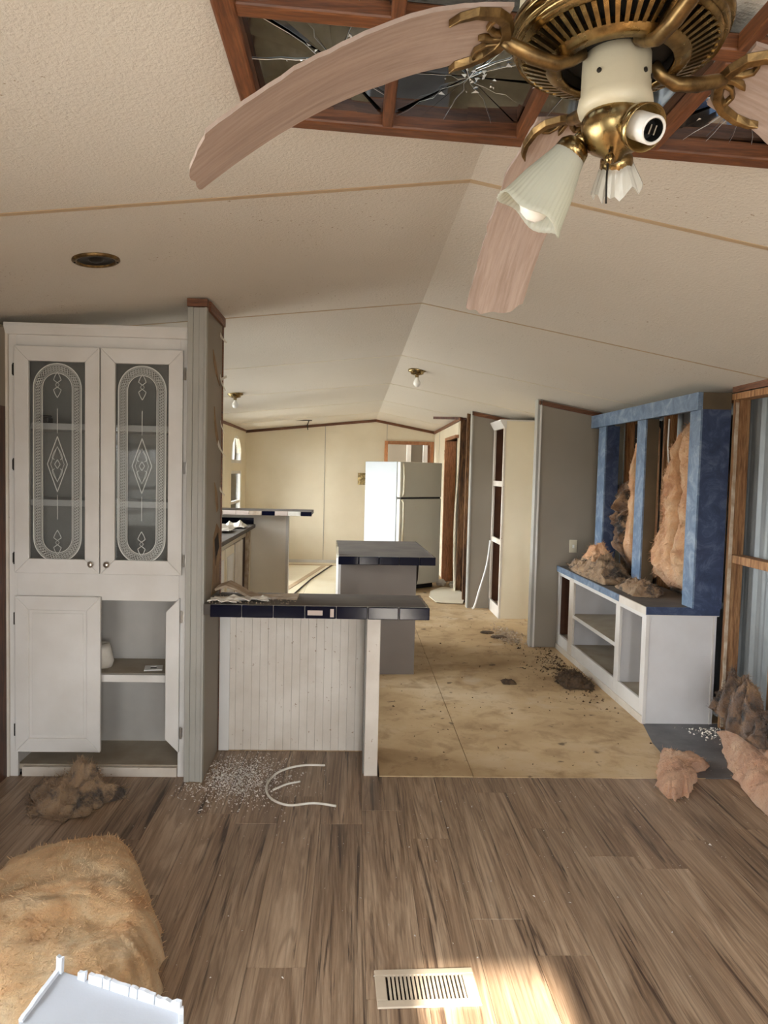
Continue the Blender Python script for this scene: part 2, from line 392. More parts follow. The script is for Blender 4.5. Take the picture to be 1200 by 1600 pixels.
# ---- floor
floor = struct(B(XL-.1, XRT+.1, YB-.1, YF+1.6, -.10, -.014), 'floor', 'black_char', 'floor of brown wood planks in front and stained subfloor behind')
PW, PL = .187, 1.22
plank_me = None
random.seed(11)
ncol = int(math.ceil((XRT-XL)/PW))
for i in range(ncol):
    x0 = XL+i*PW; x1 = min(x0+PW, XRT); yend = 3.70
    if x1 > -.74 and x0 < .16: yend = 4.04
    y = YB-random.uniform(0, PL)
    while y < yend-.01:
        a, b = max(y, YB), min(y+PL, yend); y += PL
        if b-a < .03: continue
        xe = x1
        if b > 3.70 and x0 < .16 < x1:
            if a < 3.69: B(.16, x1-.0006, max(a, 3.0), 3.699, -.013, 0).build('plank', 'plank_wood', floor)
            xe = .16
            if a < 3.0: B(.16, x1-.0006, a, 2.999, -.013, 0).build('plank', 'plank_wood', floor)
        full = abs(b-a-PL) < 1e-6 and abs(xe-x0-PW) < 1e-6
        if full and plank_me: o = bpy.data.objects.new('plank', plank_me); COL.objects.link(o); o.parent = floor
        else:
            hw, hl = (xe-x0)/2-.0006, (b-a)/2-.0006
            o = MB().box(-hw, hw, -hl, hl, -.013, 0).build('plank', 'plank_wood', floor, bev=.0012, local=True)
            if full: plank_me = o.data
        o.location = ((x0+xe)/2, (a+b)/2, random.uniform(-.0006, .0006))
# ---- kitchen subfloor sheets
xs = [XL, -.60, .163, .652, 1.88, XRT]; ys = [3.70, 5.90, 8.30, 10.70, YF]
for i in range(5):
    for j in range(4):
        x0, x1, y0, y1 = xs[i], xs[i+1], ys[j], ys[j+1]
        if x1 <= .17 and j == 0: y0 = 4.04
        if x1 < .2 and j >= 2: continue
        if i == 4 and j == 0: y0 = 4.55
        B(x0+.002, x1-.002, y0+.002, y1-.002, -.013, .003+random.uniform(-.002, .002)).build('subfloor_sheet', 'subfloor', floor, bev=.001)
for (x0, x1, y0, y1) in [(XL, -.60, 8.30, 10.35), (-.60, .163, 8.30, 10.35), (XL, .163, 10.35, YF)]:
    B(x0+.002, x1-.002, y0+.003, y1-.003, -.013, .004).build('vinyl_sheet', 'pale_vinyl', floor)
B(-1.05, .16, 12.0, 12.08, .0045, .009).build('tack_strip', 'tan_strip', floor)
MB().prism([(-.95, 9.1, .0045), (-.88, 9.1, .0045), (-.42, 11.9, .0045), (-.50, 11.9, .0045)], (0, 0, .004)).build('tack_strip', 'tan_strip', floor)
MB().tube([(-.72, 9.1, .01), (-.58, 10.4, .01), (-.33, 12.0, .01)], .010, 6).build('floor_wire', 'dark_metal', floor)
# slate-grey vinyl patch beside the white cabinet
MB().prism([(1.88, 4.56, -.012), (1.80, 4.2, -.012), (1.76, 3.705, -.012), (XRT, 3.705, -.012), (XRT, 4.56, -.012)], (0, 0, .014)).build('vinyl_patch', 'slate_vinyl', floor)
MB().prism([(1.66, 3.705, -.012), (1.755, 3.705, -.012), (1.795, 4.2, -.012), (1.876, 4.548, -.012), (1.876, 4.6, -.012)], (0, 0, .0145)).build('floor_sliver', 'subfloor', floor)

# ---- ceiling: panels on either side of the ridge, seam battens
ceilg = struct(MB().add([(XL-.1, YB-.1, 2.66), (XRT+.1, YB-.1, 2.66), (XRT+.1, YF+1.6, 2.66), (XL-.1, YF+1.6, 2.66), (XL-.1, YB-.1, 2.70), (XRT+.1, YB-.1, 2.70), (XRT+.1, YF+1.6, 2.70), (XL-.1, YF+1.6, 2.70)],
               [(0,3,2,1),(4,5,6,7),(0,1,5,4),(1,2,6,5),(2,3,7,6),(3,0,4,7)]), 'ceiling', 'white_paint', 'cream stippled vaulted ceiling with panel seams')
seams = [YB, -.92, .76, 2.42, 4.10, 5.85, 7.62, 9.32, 11.0, YF]
for a, b in zip(seams, seams[1:]):
    for x0, x1 in ((XL, XR), (XR, XRT)):
        q = [(x0, a+.002), (x1, a+.002), (x1, b-.002), (x0, b-.002)]
        MB().add([(x, y, ceil_z(x, y)) for x, y in q]+[(x, y, ceil_z(x, y)+.012) for x, y in q],
                 [(0,3,2,1),(4,5,6,7),(0,1,5,4),(1,2,6,5),(2,3,7,6),(3,0,4,7)]).build('ceiling_panel', 'ceiling', ceilg)
for y in seams[1:-1]:
    hw = .011 if y < 3 else .006
    for x0, x1 in ((XL, XR), (XR, XRT)):
        q = [(x0, y-hw), (x1, y-hw), (x1, y+hw), (x0, y+hw)]
        MB().add([(x, yy, ceil_z(x, yy)-.003) for x, yy in q]+[(x, yy, ceil_z(x, yy)-.0003) for x, yy in q],
                 [(0,3,2,1),(4,5,6,7),(0,1,5,4),(1,2,6,5),(2,3,7,6),(3,0,4,7)]).build('seam_strip', 'tan_strip' if y < 5 else 'cream_panel', ceilg)
def window_unit(n, axis, c, u0, u1, z0, z1, label, bars=1, depth=.07, mat='white_paint', glass=True):
    def bx(a0, a1, h0, h1, d0, d1): return B(c+d0, c+d1, a0, a1, h0, h1) if axis == 'x' else B(a0, a1, c+d0, c+d1, h0, h1)
    o = struct(bx(u0, u1, z0, z0+.045, -depth/2, depth/2), 'window_%d' % n, mat, label)
    bx(u0, u1, z1-.045, z1, -depth/2, depth/2).build('head_rail', mat, o)
    bx(u0, u0+.045, z0+.045, z1-.045, -depth/2, depth/2).build('side_rail', mat, o)
    bx(u1-.045, u1, z0+.045, z1-.045, -depth/2, depth/2).build('side_rail', mat, o)
    for k in range(bars):
        zc = z0+(z1-z0)*(k+1)/(bars+1); bx(u0+.045, u1-.045, zc-.02, zc+.02, -.025, .025).build('meeting_rail', mat, o)
    if glass: bx(u0+.045, u1-.045, z0+.045, z1-.045, -.003, .003).build('pane', 'glass', o)
    return o
# ---- left wall
WL = [(.2, 2.1, .55, 1.80), (4.25, 5.35, 1.0, 2.06), (5.6, 8.60, 1.05, 2.06), (9.05, 10.25, 0, 2.03), (10.92, 11.90, .55, 1.52), (10.92, 11.90, 1.64, 2.06)]  # the opening just behind the stub wall is added for light
wl = struct(slab_holes('x', XL-.09, XL, YB-.1, YF, 0, 2.66, WL), 'wall_left', 'cream_panel', 'left outside wall with kitchen windows and tall arched window')
B(XL, XL+.008, YB, 3.42, 1.86, 2.265).build('wall_panel', 'grey_wall', wl)
B(XL, XL+.008, YB, .12, .0, 1.86).build('wall_panel', 'grey_wall', wl)
B(XL, XL+.008, 2.12, 3.40, .0, 1.86).build('wall_panel', 'grey_wall', wl)
B(XL, -1.697, 3.40, 3.70, .0, 1.84).build('bare_backing', 'dark_wood', wl)
B(XL, -1.697, 3.40, 3.70, 1.84, 2.215).build('wall_panel', 'grey_wall', wl)
MB().add([(XL, YB, 2.215), (XL+.012, YB, 2.215), (XL+.012, 3.66, 2.215), (XL, 3.66, 2.215), (XL, YB, 2.27), (XL+.012, YB, 2.27), (XL+.012, 3.66, 2.27), (XL, 3.66, 2.27)],
         [(0,3,2,1),(4,5,6,7),(0,1,5,4),(1,2,6,5),(2,3,7,6),(3,0,4,7)]).build('crown_strip', 'trim_wood', wl)
B(XL, XL+.012, 8.0, YF, 2.165, 2.205).build('crown_strip', 'trim_wood', wl)
# pointed arch fillers in the upper opening of the arched window
for s in (0, 1):
    pts = []
    for k in range(9):
        t = k/8; yy = 10.92+.49*t; zz = 1.66+.40*math.sqrt(max(0, 1-(1-t)**2)); pts.append((yy if s == 0 else 22.82-yy, zz))
    poly = [(XL-.09, a, b) for a, b in pts]+[(XL-.09, pts[0][0], 2.06)]
    MB().prism(poly, (.09, 0, 0)).build('arch_filler', 'cream_panel', wl)
window_unit(1, 'x', XL-.045, .2, 2.1, .55, 1.80, 'front left window frame in the left wall', 1)
window_unit(2, 'x', XL-.045, 5.6, 8.60, 1.05, 2.06, 'wide kitchen window frame over the counter', 0)
window_unit(7, 'x', XL-.045, 4.25, 5.35, 1.0, 2.06, 'unseen window frame added behind the stub wall to brighten the ceiling', 0)  # hidden from the camera, added to brighten the middle of the ceiling
window_unit(3, 'x', XL-.045, 10.92, 11.90, .55, 1.52, 'lower sash window under the arch at far left', 1)
w4 = window_unit(4, 'x', XL-.045, 10.92, 11.90, 1.64, 2.06, 'arched upper window at far left', 0)
B(XL-.06, XL-.03, 11.395, 11.425, 1.68, 2.03).build('muntin', 'white_paint', w4)
d1 = struct(B(XL-.07, XL-.02, 9.05, 9.11, 0, 2.03), 'door_1', 'white_paint', 'glass patio door frame in the left wall')
for a, b in ((10.19, 10.25), (9.62, 9.67)): B(XL-.07, XL-.02, a, b, 0, 2.03).build('stile', 'white_paint', d1)
B(XL-.05, XL-.044, 9.11, 10.19, .02, 1.98).build('pane', 'glass', d1)
# ---- back wall behind the camera
WB = [(-.25, .66, 0, 2.03), (-1.55, -.45, .8, 1.80), (1.05, 2.15, .8, 1.80)]
wb = struct(slab_holes('y', YB-.09, YB, XL-.1, XRT+.1, 0, 2.66, WB), 'wall_back', 'grey_wall', 'grey front wall with open doorway')
window_unit(5, 'y', YB-.045, -1.55, -.45, .8, 1.80, 'window frame left of the open doorway', 1)
window_unit(6, 'y', YB-.045, 1.05, 2.15, .8, 1.80, 'window frame right of the open doorway', 1)
d2 = struct(B(-.25, .24, YB-.06, YB-.02, 0, 2.03), 'added_door_2', 'white_paint', 'unseen white door leaf added to narrow the sunlight from the doorway')  # added out of view, blocks the sun to give its floor patch a left edge
MB().lathe([(0, 0), (.02, .0), (.03, .02), (.03, .04), (.0, .05)], 16, Matrix.Translation((.19, YB-.02, 1.0)) @ Matrix.Rotation(-math.pi/2, 4, 'X')).build('knob', 'brass', d2, smooth=True)
# ---- right wall: siding, studs, bare cavities, panels further off
wr = struct(B(XRT+.06, XRT+.10, YB-.1, YF, 0, 2.66), 'wall_right', 'dark_metal', 'right outside wall stripped to studs and corrugated metal siding')
def siding(y0, y1):
    n = int((y1-y0)/.0125); prof = []
    for k in range(n+1):
        y = y0+(y1-y0)*k/n; ph = (y*100) % 15.0
        d = 0
        if ph < 4: d = .018*math.sin(math.pi*ph/4)**.7
        elif 8 < ph < 10: d = .006*math.sin(math.pi*(ph-8)/2)
        prof.append((XRT+.035-d, y))
    mb = MB(); vs = [(x, y, 0) for x, y in prof]+[(x, y, 2.25) for x, y in prof]; k = len(prof)
    mb.add(vs, [(i, k+i, k+i+1, i+1) for i in range(k-1)])
    mb.build('siding_sheet', 'siding', wr, smooth=True)
for a, b in ((2.6, 3.5), (3.5, 4.4), (4.4, 5.3), (5.3, 6.2), (6.2, 6.7)): siding(a, b)
for y in (2.75, 3.16, 3.57, 3.93, 4.45, 5.47, 6.26):
    B(2.335, 2.425, y, y+.038, 0, 2.06).build('stud', 'stud_wood', wr, bev=.002)
B(2.335, 2.425, 2.6, 6.57, 2.06, 2.098).build('top_plate', 'stud_wood', wr)
for a, b in ((3.968, 4.45), (3.608, 3.93), (3.198, 3.57)):
    B(2.345, 2.425, a, b, 1.055, 1.105).build('blocking', 'stud_wood', wr, bev=.002)
B(2.332, 2.344, 2.6, 4.50, 2.105, 2.155).build('crown_strip', 'trim_wood', wr)
B(2.30, XRT+.05, YB, 2.75, 0, 2.2).build('wall_panel', 'grey_wall', wr)
B(2.34, XRT+.05, 6.66, YF, 0, 2.2).build('wall_panel', 'cream_panel', wr)
# torn edge of wallboard along the near stud
e = MB(); pts = []
for k in range(40):
    z = .02+2.02*k/39; pts.append((2.329+.006*noise.noise(Vector((z*9, 2, 0)))+.004*noise.noise(Vector((z*40, 5, 0))), z))
poly = [(2.325-.004, 4.449, z) if False else (x, 4.447, z) for x, z in pts]
e.add([(x, 4.447, z) for x, z in pts]+[(2.345, 4.447, z) for x, z in pts]+[(x, 4.435, z) for x, z in pts]+[(2.345, 4.435, z) for x, z in pts],
      [f for i in range(39) for f in ((80+i, 120+i, 121+i, 81+i), (i, 80+i, 81+i, i+1))])
e.build('torn_board_edge', 'torn_card', wr)
# ---- far wall with framed opening
wf = struct(slab_holes('y', YF, YF+.09, XL-.1, XRT+.1, 0, 2.66, [(.56, 1.275, 1.15, 2.025)]), 'wall_far', 'cream_panel', 'cream far wall with a wood framed opening')
for x in (-.487, .542): B(x-.004, x+.004, YF-.004, YF, .05, 2.36).build('panel_seam', 'grey_trim', wf)
for x0, x1 in ((XL, XR), (XR, 1.34)):
    MB().add([(x0, YF-.018, ceil_z(x0, YF)-.045), (x1, YF-.018, ceil_z(x1, YF)-.045), (x1, YF, ceil_z(x1, YF)-.045), (x0, YF, ceil_z(x0, YF)-.045),
              (x0, YF-.018, ceil_z(x0, YF)-.002), (x1, YF-.018, ceil_z(x1, YF)-.002), (x1, YF, ceil_z(x1, YF)-.002), (x0, YF, ceil_z(x0, YF)-.002)],
             [(0,3,2,1),(4,5,6,7),(0,1,5,4),(1,2,6,5),(2,3,7,6),(3,0,4,7)]).build('crown_strip', 'trim_wood', wf)
B(XL, .5, YF-.012, YF, .005, .055).build('base_strip', 'white_paint', wf)
t1 = struct(B(.505, .56, YF-.03, YF+.10, 1.10, 2.075), 'trim_1', 'orange_casing', 'orange wood frame around the far wall opening')
B(1.275, 1.33, YF-.03, YF+.10, 1.10, 2.075).build('side_casing', 'orange_casing', t1)
B(.56, 1.275, YF-.03, YF+.10, 2.022, 2.075).build('head_casing', 'orange_casing', t1)
B(.56, 1.275, YF-.03, YF+.10, 1.10, 1.15).build('sill_casing', 'orange_casing', t1)
# room seen through the opening
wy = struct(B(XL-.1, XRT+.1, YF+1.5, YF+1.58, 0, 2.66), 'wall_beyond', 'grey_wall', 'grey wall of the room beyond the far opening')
B(.98, 1.06, YF+1.40, YF+1.5, 0, 2.4).build('door_post', 'white_paint', wy)
B(1.28, 1.36, YF+1.30, YF+1.42, 0, 2.4).build('door_post', 'white_paint', wy)
B(1.365, 1.50, YF+1.38, YF+1.42, 0, 2.1).build('door_edge', 'orange_casing', wy)
B(XRT+.0, XRT+.1, YF+.09, YF+1.5, 0, 2.6).build('side_wall', 'grey_wall', wy)

# ---- hall wall with a doorway and the scorched stripped bay
wh = struct(slab_holes('x', 1.34, 1.44, 9.50, YF, 0, 2.36, [(9.58, 10.55, 0, 2.02)]), 'wall_hall', 'cream_panel', 'cream hall wall with an orange cased doorway')
for y in (11.6,): B(1.336, 1.34, y-.004, y+.004, .02, 2.26).build('panel_seam', 'grey_trim', wh)
B(1.30, 1.46, 10.535, 10.60, 0, 2.06).build('door_jamb', 'orange_casing', wh)
B(1.30, 1.46, 9.50, 10.535, 2.02, 2.06).build('head_jamb', 'orange_casing', wh)
MB().add([(1.322, 9.3, ceil_z(1.34, 9.3)-.05), (1.34, 9.3, ceil_z(1.34, 9.3)-.05), (1.34, YF, ceil_z(1.34, YF)-.05), (1.322, YF, ceil_z(1.34, YF)-.05),
          (1.322, 9.3, ceil_z(1.34, 9.3)-.008), (1.34, 9.3, ceil_z(1.34, 9.3)-.008), (1.34, YF, ceil_z(1.34, YF)-.008), (1.322, YF, ceil_z(1.34, YF)-.008)],
         [(0,3,2,1),(4,5,6,7),(0,1,5,4),(1,2,6,5),(2,3,7,6),(3,0,4,7)]).build('crown_strip', 'trim_wood', wh)
B(1.43, 1.445, 8.50, 9.50, 0, 2.34).build('charred_backing', 'black_char', wh)
for y, mt in ((8.80, 'burnt_stud'), (9.34, 'burnt_stud')): B(1.345, 1.43, y, y+.05, 0, 2.30).build('stud', mt, wh)
# torn panel still hanging at the edge of the doorway, curling at the bottom
pn = MB(); rows = 26; q = []
for k in range(rows):
    z = 2.28*(1-k/(rows-1)); cur = max(0, .55-z)
    q.append((1.335-.02*math.sin(z*2.1)-.02*cur, 9.40-.30*cur**1.4-(.02*noise.noise(Vector((0, 0, z*7)))), z))
pn.add([(x, y+.10, z) for x, y, z in q]+[(x, y, z) for x, y, z in q], [(i, i+1, rows+i+1, rows+i) for i in range(rows-1)])
pn.build('torn_panel', 'cream_panel', wh, solid=.008)
B(1.62, 2.33, 10.72, 10.78, 0, 2.2).build('inner_wall', 'grey_trim', wh)
# ---- partition behind the pantry
wp = struct(B(1.355, 2.34, 8.45, 8.53, 0, 2.36), 'wall_pantry', 'grey_wall', 'grey partition behind the tall open pantry cabinet')
wp.data.transform(Matrix.Identity(4))
B(1.345, 1.36, 8.44, 8.56, 0, 2.29).build('corner_strip', 'grey_trim', wp)
MB().prism([(1.345, 8.44, ceil_z(1.345, 8.45)-.05), (2.3, 8.44, ceil_z(2.3, 8.45)-.05), (2.3, 8.44, ceil_z(2.3, 8.45)-.01), (1.345, 8.44, ceil_z(1.345, 8.45)-.01)], (0, .012, 0)).build('crown_strip', 'trim_wood', wp)
# ---- partition at the end of the white low cabinet
wq = struct(B(1.655, 2.34, 6.57, 6.65, 0, 2.34), 'wall_partition', 'grey_wall', 'grey partition wall with white edge trim')
B(1.632, 1.655, 6.56, 6.66, 0, 2.245).build('edge_trim', 'grey_trim', wq)
B(1.655, 1.672, 6.556, 6.57, 0, 2.235).build('edge_bead', 'white_paint', wq, bev=.003)
MB().prism([(1.64, 6.556, ceil_z(1.64, 6.57)-.05), (2.34, 6.556, ceil_z(2.34, 6.57)-.05), (2.34, 6.556, ceil_z(2.34, 6.57)-.012), (1.64, 6.556, ceil_z(1.64, 6.57)-.012)], (0, .014, 0)).build('crown_strip', 'trim_wood', wq)
# ---- stub wall between the hutch and the counter
ws = struct(B(-.805, -.723, 3.645, 4.06, 0, 2.345), 'wall_stub', 'grey_wall', 'torn grey stub wall beside the white hutch')
for x0, x1, p in ((-.813, -.787, .0), (-.787, -.758, .006), (-.758, -.733, .003), (-.733, -.721, -.004)):
    B(x0, x1, 3.617+p, 3.65, 0, 2.335).build('fluted_casing', 'grey_trim', ws, bev=.002)
B(-.815, -.719, 3.612, 3.66, 2.337, 2.374).build('cap_block', 'frame_wood_x', ws)
B(-.723, -.710, 3.66, 4.065, 2.325, 2.372).build('cap_strip', 'trim_wood', ws)
B(-.726, -.718, 4.045, 4.068, 0, 2.33).build('corner_strip', 'trim_wood', ws)
def tear(pts, mat, name, proud=.002, curl=0):
    mb = MB(); n = len(pts); x = -.723+proud
    vs = [(x+curl*(i % 2)*.5, y, z) for i, (y, z) in enumerate(pts)]
    mb.add(vs, [tuple(range(n-1, -1, -1))] if False else [tuple(range(n))]); return mb.build(name, mat, ws, solid=.003)
tear([(3.78, 2.16), (3.80, 2.10), (3.86, 2.05), (3.97, 2.0), (3.93, 2.03), (3.83, 2.13)], 'hole_wood', 'torn_strip')
tear([(3.83, 1.88), (3.88, 1.80), (3.93, 1.74), (3.98, 1.69), (3.94, 1.68), (3.87, 1.74), (3.84, 1.80)], 'hole_wood', 'torn_strip')
tear([(3.86, 1.49), (3.93, 1.44), (3.97, 1.35), (3.93, 1.33), (3.89, 1.40)], 'hole_wood', 'torn_strip')
tear([(3.84, 1.20), (3.93, 1.27), (4.02, 1.23), (4.03, 1.1), (4.0, .98), (4.03, .90), (3.80, .905), (3.84, 1.02)], 'hole_wood', 'torn_hole_rim')
tear([(3.87, 1.19), (3.96, 1.22), (3.99, 1.14), (3.93, 1.10), (3.89, 1.12)], 'dark_hole', 'torn_hole', .004)
tear([(3.89, 1.13), (3.92, 1.12), (3.90, 1.05)], 'dark_hole', 'torn_hole', .004)
for (y, z, l, a) in ((3.97, 2.06, .09, -1.1), (3.99, 2.03, .06, .5), (4.0, 1.82, .07, -1.4), (3.96, 2.27, .08, -.4), (3.93, 1.70, .13, -.6), (4.0, 1.46, .05, -1.0)):
    mb = MB(); c, s_ = math.cos(a), math.sin(a); r_ = random.Random(int(z*100))
    vs = []
    for k in range(6):
        t = k/5; wd = .012*(1-.6*t)*(.6+.8*r_.random()); out = .004+.022*t*t
        vs += [(-.723+out, y+c*l*t-s_*wd, z+s_*l*t+c*wd), (-.723+out, y+c*l*t+s_*wd, z+s_*l*t-c*wd)]
    mb.add(vs, [(2*k, 2*k+1, 2*k+3, 2*k+2) for k in range(5)]); mb.build('paper_flap', 'paper', ws, solid=.001)

for c, a, b, d in [((XL-.1, 1.15, 1.175), 1.9, 1.25, (1, 0, 0)), ((XL-.1, 7.1, 1.555), 3.0, 1.01, (1, 0, 0)), ((XL-.1, 4.8, 1.53), 1.1, 1.06, (1, 0, 0)), ((XL-.1, 9.65, 1.0), 1.2, 2.03, (1, 0, 0)), ((XL-.1, 11.41, 1.3), .98, 1.5, (1, 0, 0)),
                   ((.45, YB-.1, 1.0), .42, 2.03, (0, 1, 0)), ((-1.0, YB-.1, 1.3), 1.1, 1.0, (0, 1, 0)), ((1.6, YB-.1, 1.3), 1.1, 1.0, (0, 1, 0))]:
    portal(c, a, b, d)

# ================================================================== THINGS
# ---- white hutch -------------------------------------------------------------
YH = 3.68
hu = thing('hutch_cabinet', 'tall white built-in hutch with two etched glass doors beside the grey stub wall', 'cabinet', (-1.27, YH, 0))
HX0, HX1 = -1.735, -.818
B(HX0, HX0+.03, YH+.02, 4.05, 0, 2.235).build('side_panel', 'white_paint', hu)
B(HX1-.03, HX1, YH+.02, 4.05, 0, 2.235).build('side_panel', 'white_paint', hu)
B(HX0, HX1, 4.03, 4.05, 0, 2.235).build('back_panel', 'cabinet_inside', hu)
B(HX0+.03, HX1-.03, YH+.02, 4.03, 2.20, 2.235).build('top_panel', 'white_paint', hu)
for z in (1.752, 1.372, 1.00): B(HX0+.03, HX1-.03, YH+.06, 4.03, z-.016, z+.016).build('shelf', 'white_paint', hu, bev=.002)
B(HX0+.03, HX1-.03, YH+.03, 4.03, .475, .512).build('lower_shelf', 'white_paint', hu, bev=.002)
B(HX0+.04, HX1-.04, YH+.06, 4.025, .5125, .514).build('shelf_dust', 'dust_shelf', hu)
B(HX0+.03, HX1-.03, YH+.02, 4.03, .03, .055).build('bottom_board', 'dust_shelf', hu)
B(HX0+.06, HX1-.06, YH-.004, YH+.02, .0, .048).build('toe_strip', 'chipped_white', hu, bev=.003)
# face frame
B(HX0, -1.695, YH, YH+.02, .0, 2.19).build('face_stile', 'white_paint', hu, bev=.002)
B(-.875, HX1, YH, YH+.02, .0, 2.19).build('face_stile', 'white_paint', hu, bev=.002)
B(-1.695, -.875, YH, YH+.02, 2.12, 2.19).build('face_rail', 'white_paint', hu, bev=.002)
B(-1.695, -.875, YH, YH+.02, .895, 1.04).build('face_rail', 'white_paint', hu, bev=.002)
MB().prism([(HX0-.012, YH-.030, 2.242), (HX0-.012, YH-.030, 2.225), (HX0-.012, YH-.012, 2.19), (HX0-.012, YH+.02, 2.185), (HX0-.012, YH+.02, 2.242)], (HX1-HX0+.010, 0, 0)).build('cornice', 'white_paint', hu, bev=.002)
B(HX0-.03, HX0, YH-.012, YH+.03, 0, 2.20).build('side_casing', 'chipped_white', hu, bev=.004)
def mitred(door, x0, x1, z0, z1, y0, y1, w, mat, only=None):
    P = [((x0, z0), (x0+w, z0+w), (x0+w, z1-w), (x0, z1), 'stile'), ((x1, z0), (x1, z1), (x1-w, z1-w), (x1-w, z0+w), 'stile'),
         ((x0, z0), (x1, z0), (x1-w, z0+w), (x0+w, z0+w), 'rail'), ((x0, z1), (x0+w, z1-w), (x1-w, z1-w), (x1, z1), 'rail')]
    for i, (a, b, c, d, nm) in enumerate(P):
        if only is not None and i not in only: continue
        MB().prism([(q[0], y0, q[1]) for q in (a, b, c, d)], (0, y1-y0, 0)).build(nm, mat, door, bev=.003)
def flat_line(mb, pts, wd, y, close=False):
    n = len(pts); m = n if close else n-1
    for i in range(m):
        a = Vector((pts[i][0], 0, pts[i][1])); b = Vector((pts[(i+1) % n][0], 0, pts[(i+1) % n][1])); d = (b-a)
        if d.length < 1e-6: continue
        s_ = Vector((-d.z, 0, d.x)).normalized()*wd*.5
        mb.add([(p.x, y, p.z) for p in (a-s_, b-s_, b+s_, a+s_)], [(0, 1, 2, 3)])
def race(cx, z0, z1, r, n=20):
    out = []
    for k in range(n+1):
        a = math.pi*k/n; out.append((cx+r*math.cos(a), z1-r+r*math.sin(a)))
    for k in range(n+1):
        a = math.pi+math.pi*k/n; out.append((cx+r*math.cos(a), z0+r+r*math.sin(a)))
    return out
def etched(cx, y, door):
    mb = MB(); zc0, zc1, r0, r1 = 1.085, 2.052, .119, .074; d = r0-r1
    for k, wd in ((0, .0055), (.006, .002), (d-.006, .002), (d, .004)): flat_line(mb, race(cx, zc0+k, zc1-k, r0-k), wd, y, True)
    # lattice of the band
    for row in range(3):
        rr = r0-.010-(row+.5)*(d-.02)/3; path = race(cx, zc0+(r0-rr), zc1-(r0-rr), rr, 26); acc = 0; step = .0142
        per = [(Vector((path[i][0], 0, path[i][1])), Vector((path[(i+1) % len(path)][0], 0, path[(i+1) % len(path)][1]))) for i in range(len(path))]
        for a, b in per:
            ln = (b-a).length
            if ln < 1e-6: continue
            t = (b-a)/ln; nrm = Vector((-t.z, 0, t.x))
            while acc < ln:
                c = a+t*acc; h = .0058
                for s1, s2 in ((1, 1), (1, -1)):
                    p = c-t*h*s1-nrm*h*s2; q = c+t*h*s1+nrm*h*s2; flat_line(mb, [(p.x, p.z), (q.x, q.z)], .0019, y)
                acc += step
            acc -= ln
    mid = 1.565
    def dia(cz, hw, hh, wd): flat_line(mb, [(cx-hw, cz), (cx, cz+hh), (cx+hw, cz), (cx, cz-hh)], wd, y, True)
    dia(mid, .050, .135, .004); dia(mid, .034, .088, .002); dia(mid, .014, .022, .003)
    for s_ in (1, -1):
        flat_line(mb, [(cx-.014, mid+s_*.022), (cx-.026, mid+s_*.030), (cx-.020, mid+s_*.052), (cx, mid+s_*.085), (cx+.020, mid+s_*.052), (cx+.026, mid+s_*.030), (cx+.014, mid+s_*.022)], .003, y)
        zc = mid+s_*.385
        dia(zc, .010, .013, .002)
        for q in (1, -1): flat_line(mb, [(cx, zc+q*.010), (cx-.019, zc+q*.024), (cx-.012, zc+q*.042), (cx, zc+q*.062), (cx+.012, zc+q*.042), (cx+.019, zc+q*.024), (cx, zc+q*.010)], .0028, y)
        flat_line(mb, [(cx, mid+s_*.15), (cx, mid+s_*.27)], .003, y)
    flat_line(mb, [(cx, zc0-.02), (cx, zc0+.004)], .002, y)
    o = mb.build('etched_pattern', 'etched', door); o['kind'] = 'stuff'
for nm, x0, x1, kx in (('l', -1.700, -1.276, -1.312), ('r', -1.270, -.858, -1.232)):
    dr = B(x0+.078, x1-.078, YH-.012, YH-.008, 1.10, 2.058).build('glass_door', 'glass', hu)
    mitred(dr, x0, x1, 1.028, 2.134, YH-.022, YH-.001, .072, 'white_paint')
    etched((x0+x1)/2, YH-.0128, dr)
    MB().lathe([(0, .030), (.008, .0295), (.0145, .024), (.016, .018), (.012, .010), (.006, .006), (.006, 0)], 20, Matrix.Translation((kx, YH-.022, 1.078)) @ Matrix.Rotation(math.pi/2, 4, 'X')).build('knob', 'nickel', dr, smooth=True)
    hx = x0-.006 if nm == 'l' else x1+.006
    for z in (2.02, 1.56, 1.10):
        hb = MB().tube([(hx, YH-.008, z-.03), (hx, YH-.008, z+.03)], .006, 8); hb.box(hx-.012, hx+.012, YH-.003, YH+.0, z-.024, z+.024); hb.build('hinge', 'dark_metal' if nm == 'l' else 'nickel', dr)
dr = B(-1.632, -1.338, YH-.014, YH-.006, .200, .848).build('door_panel', 'white_paint', hu)
mitred(dr, -1.700, -1.268, .132, .915, YH-.022, YH-.001, .070, 'white_paint')
B(-1.615, -1.355, YH-.017, YH-.013, .218, .830).build('raised_field', 'white_paint', dr, bev=.003)
for z in (.80, .24):
    hb = MB().tube([(-1.706, YH-.008, z-.03), (-1.706, YH-.008, z+.03)], .006, 8); hb.build('hinge', 'dark_metal', dr)
dr = MB().prism([(-.866, YH-.022, .132), (-.866, YH-.022, .915), (-.936, YH-.022, .845), (-.936, YH-.022, .202)], (0, .021, 0)).build('broken_door_stile', 'white_paint', hu, bev=.003)
for z in (.82, .23):
    hb = MB().tube([(-.860, YH-.008, z-.03), (-.860, YH-.008, z+.03)], .006, 8); hb.box(-.874, -.850, YH-.003, YH, z-.024, z+.024); hb.build('hinge', 'nickel', dr)
def widen(o, a, b):
    for c in o.children:
        for v_ in c.data.vertices: v_.co.x = a*(v_.co.x-1.27)+b+1.27
        widen(c, a, b)
_a = (-.842+1.652)/(-.858+1.700); widen(hu, _a, -1.652+1.700*_a)
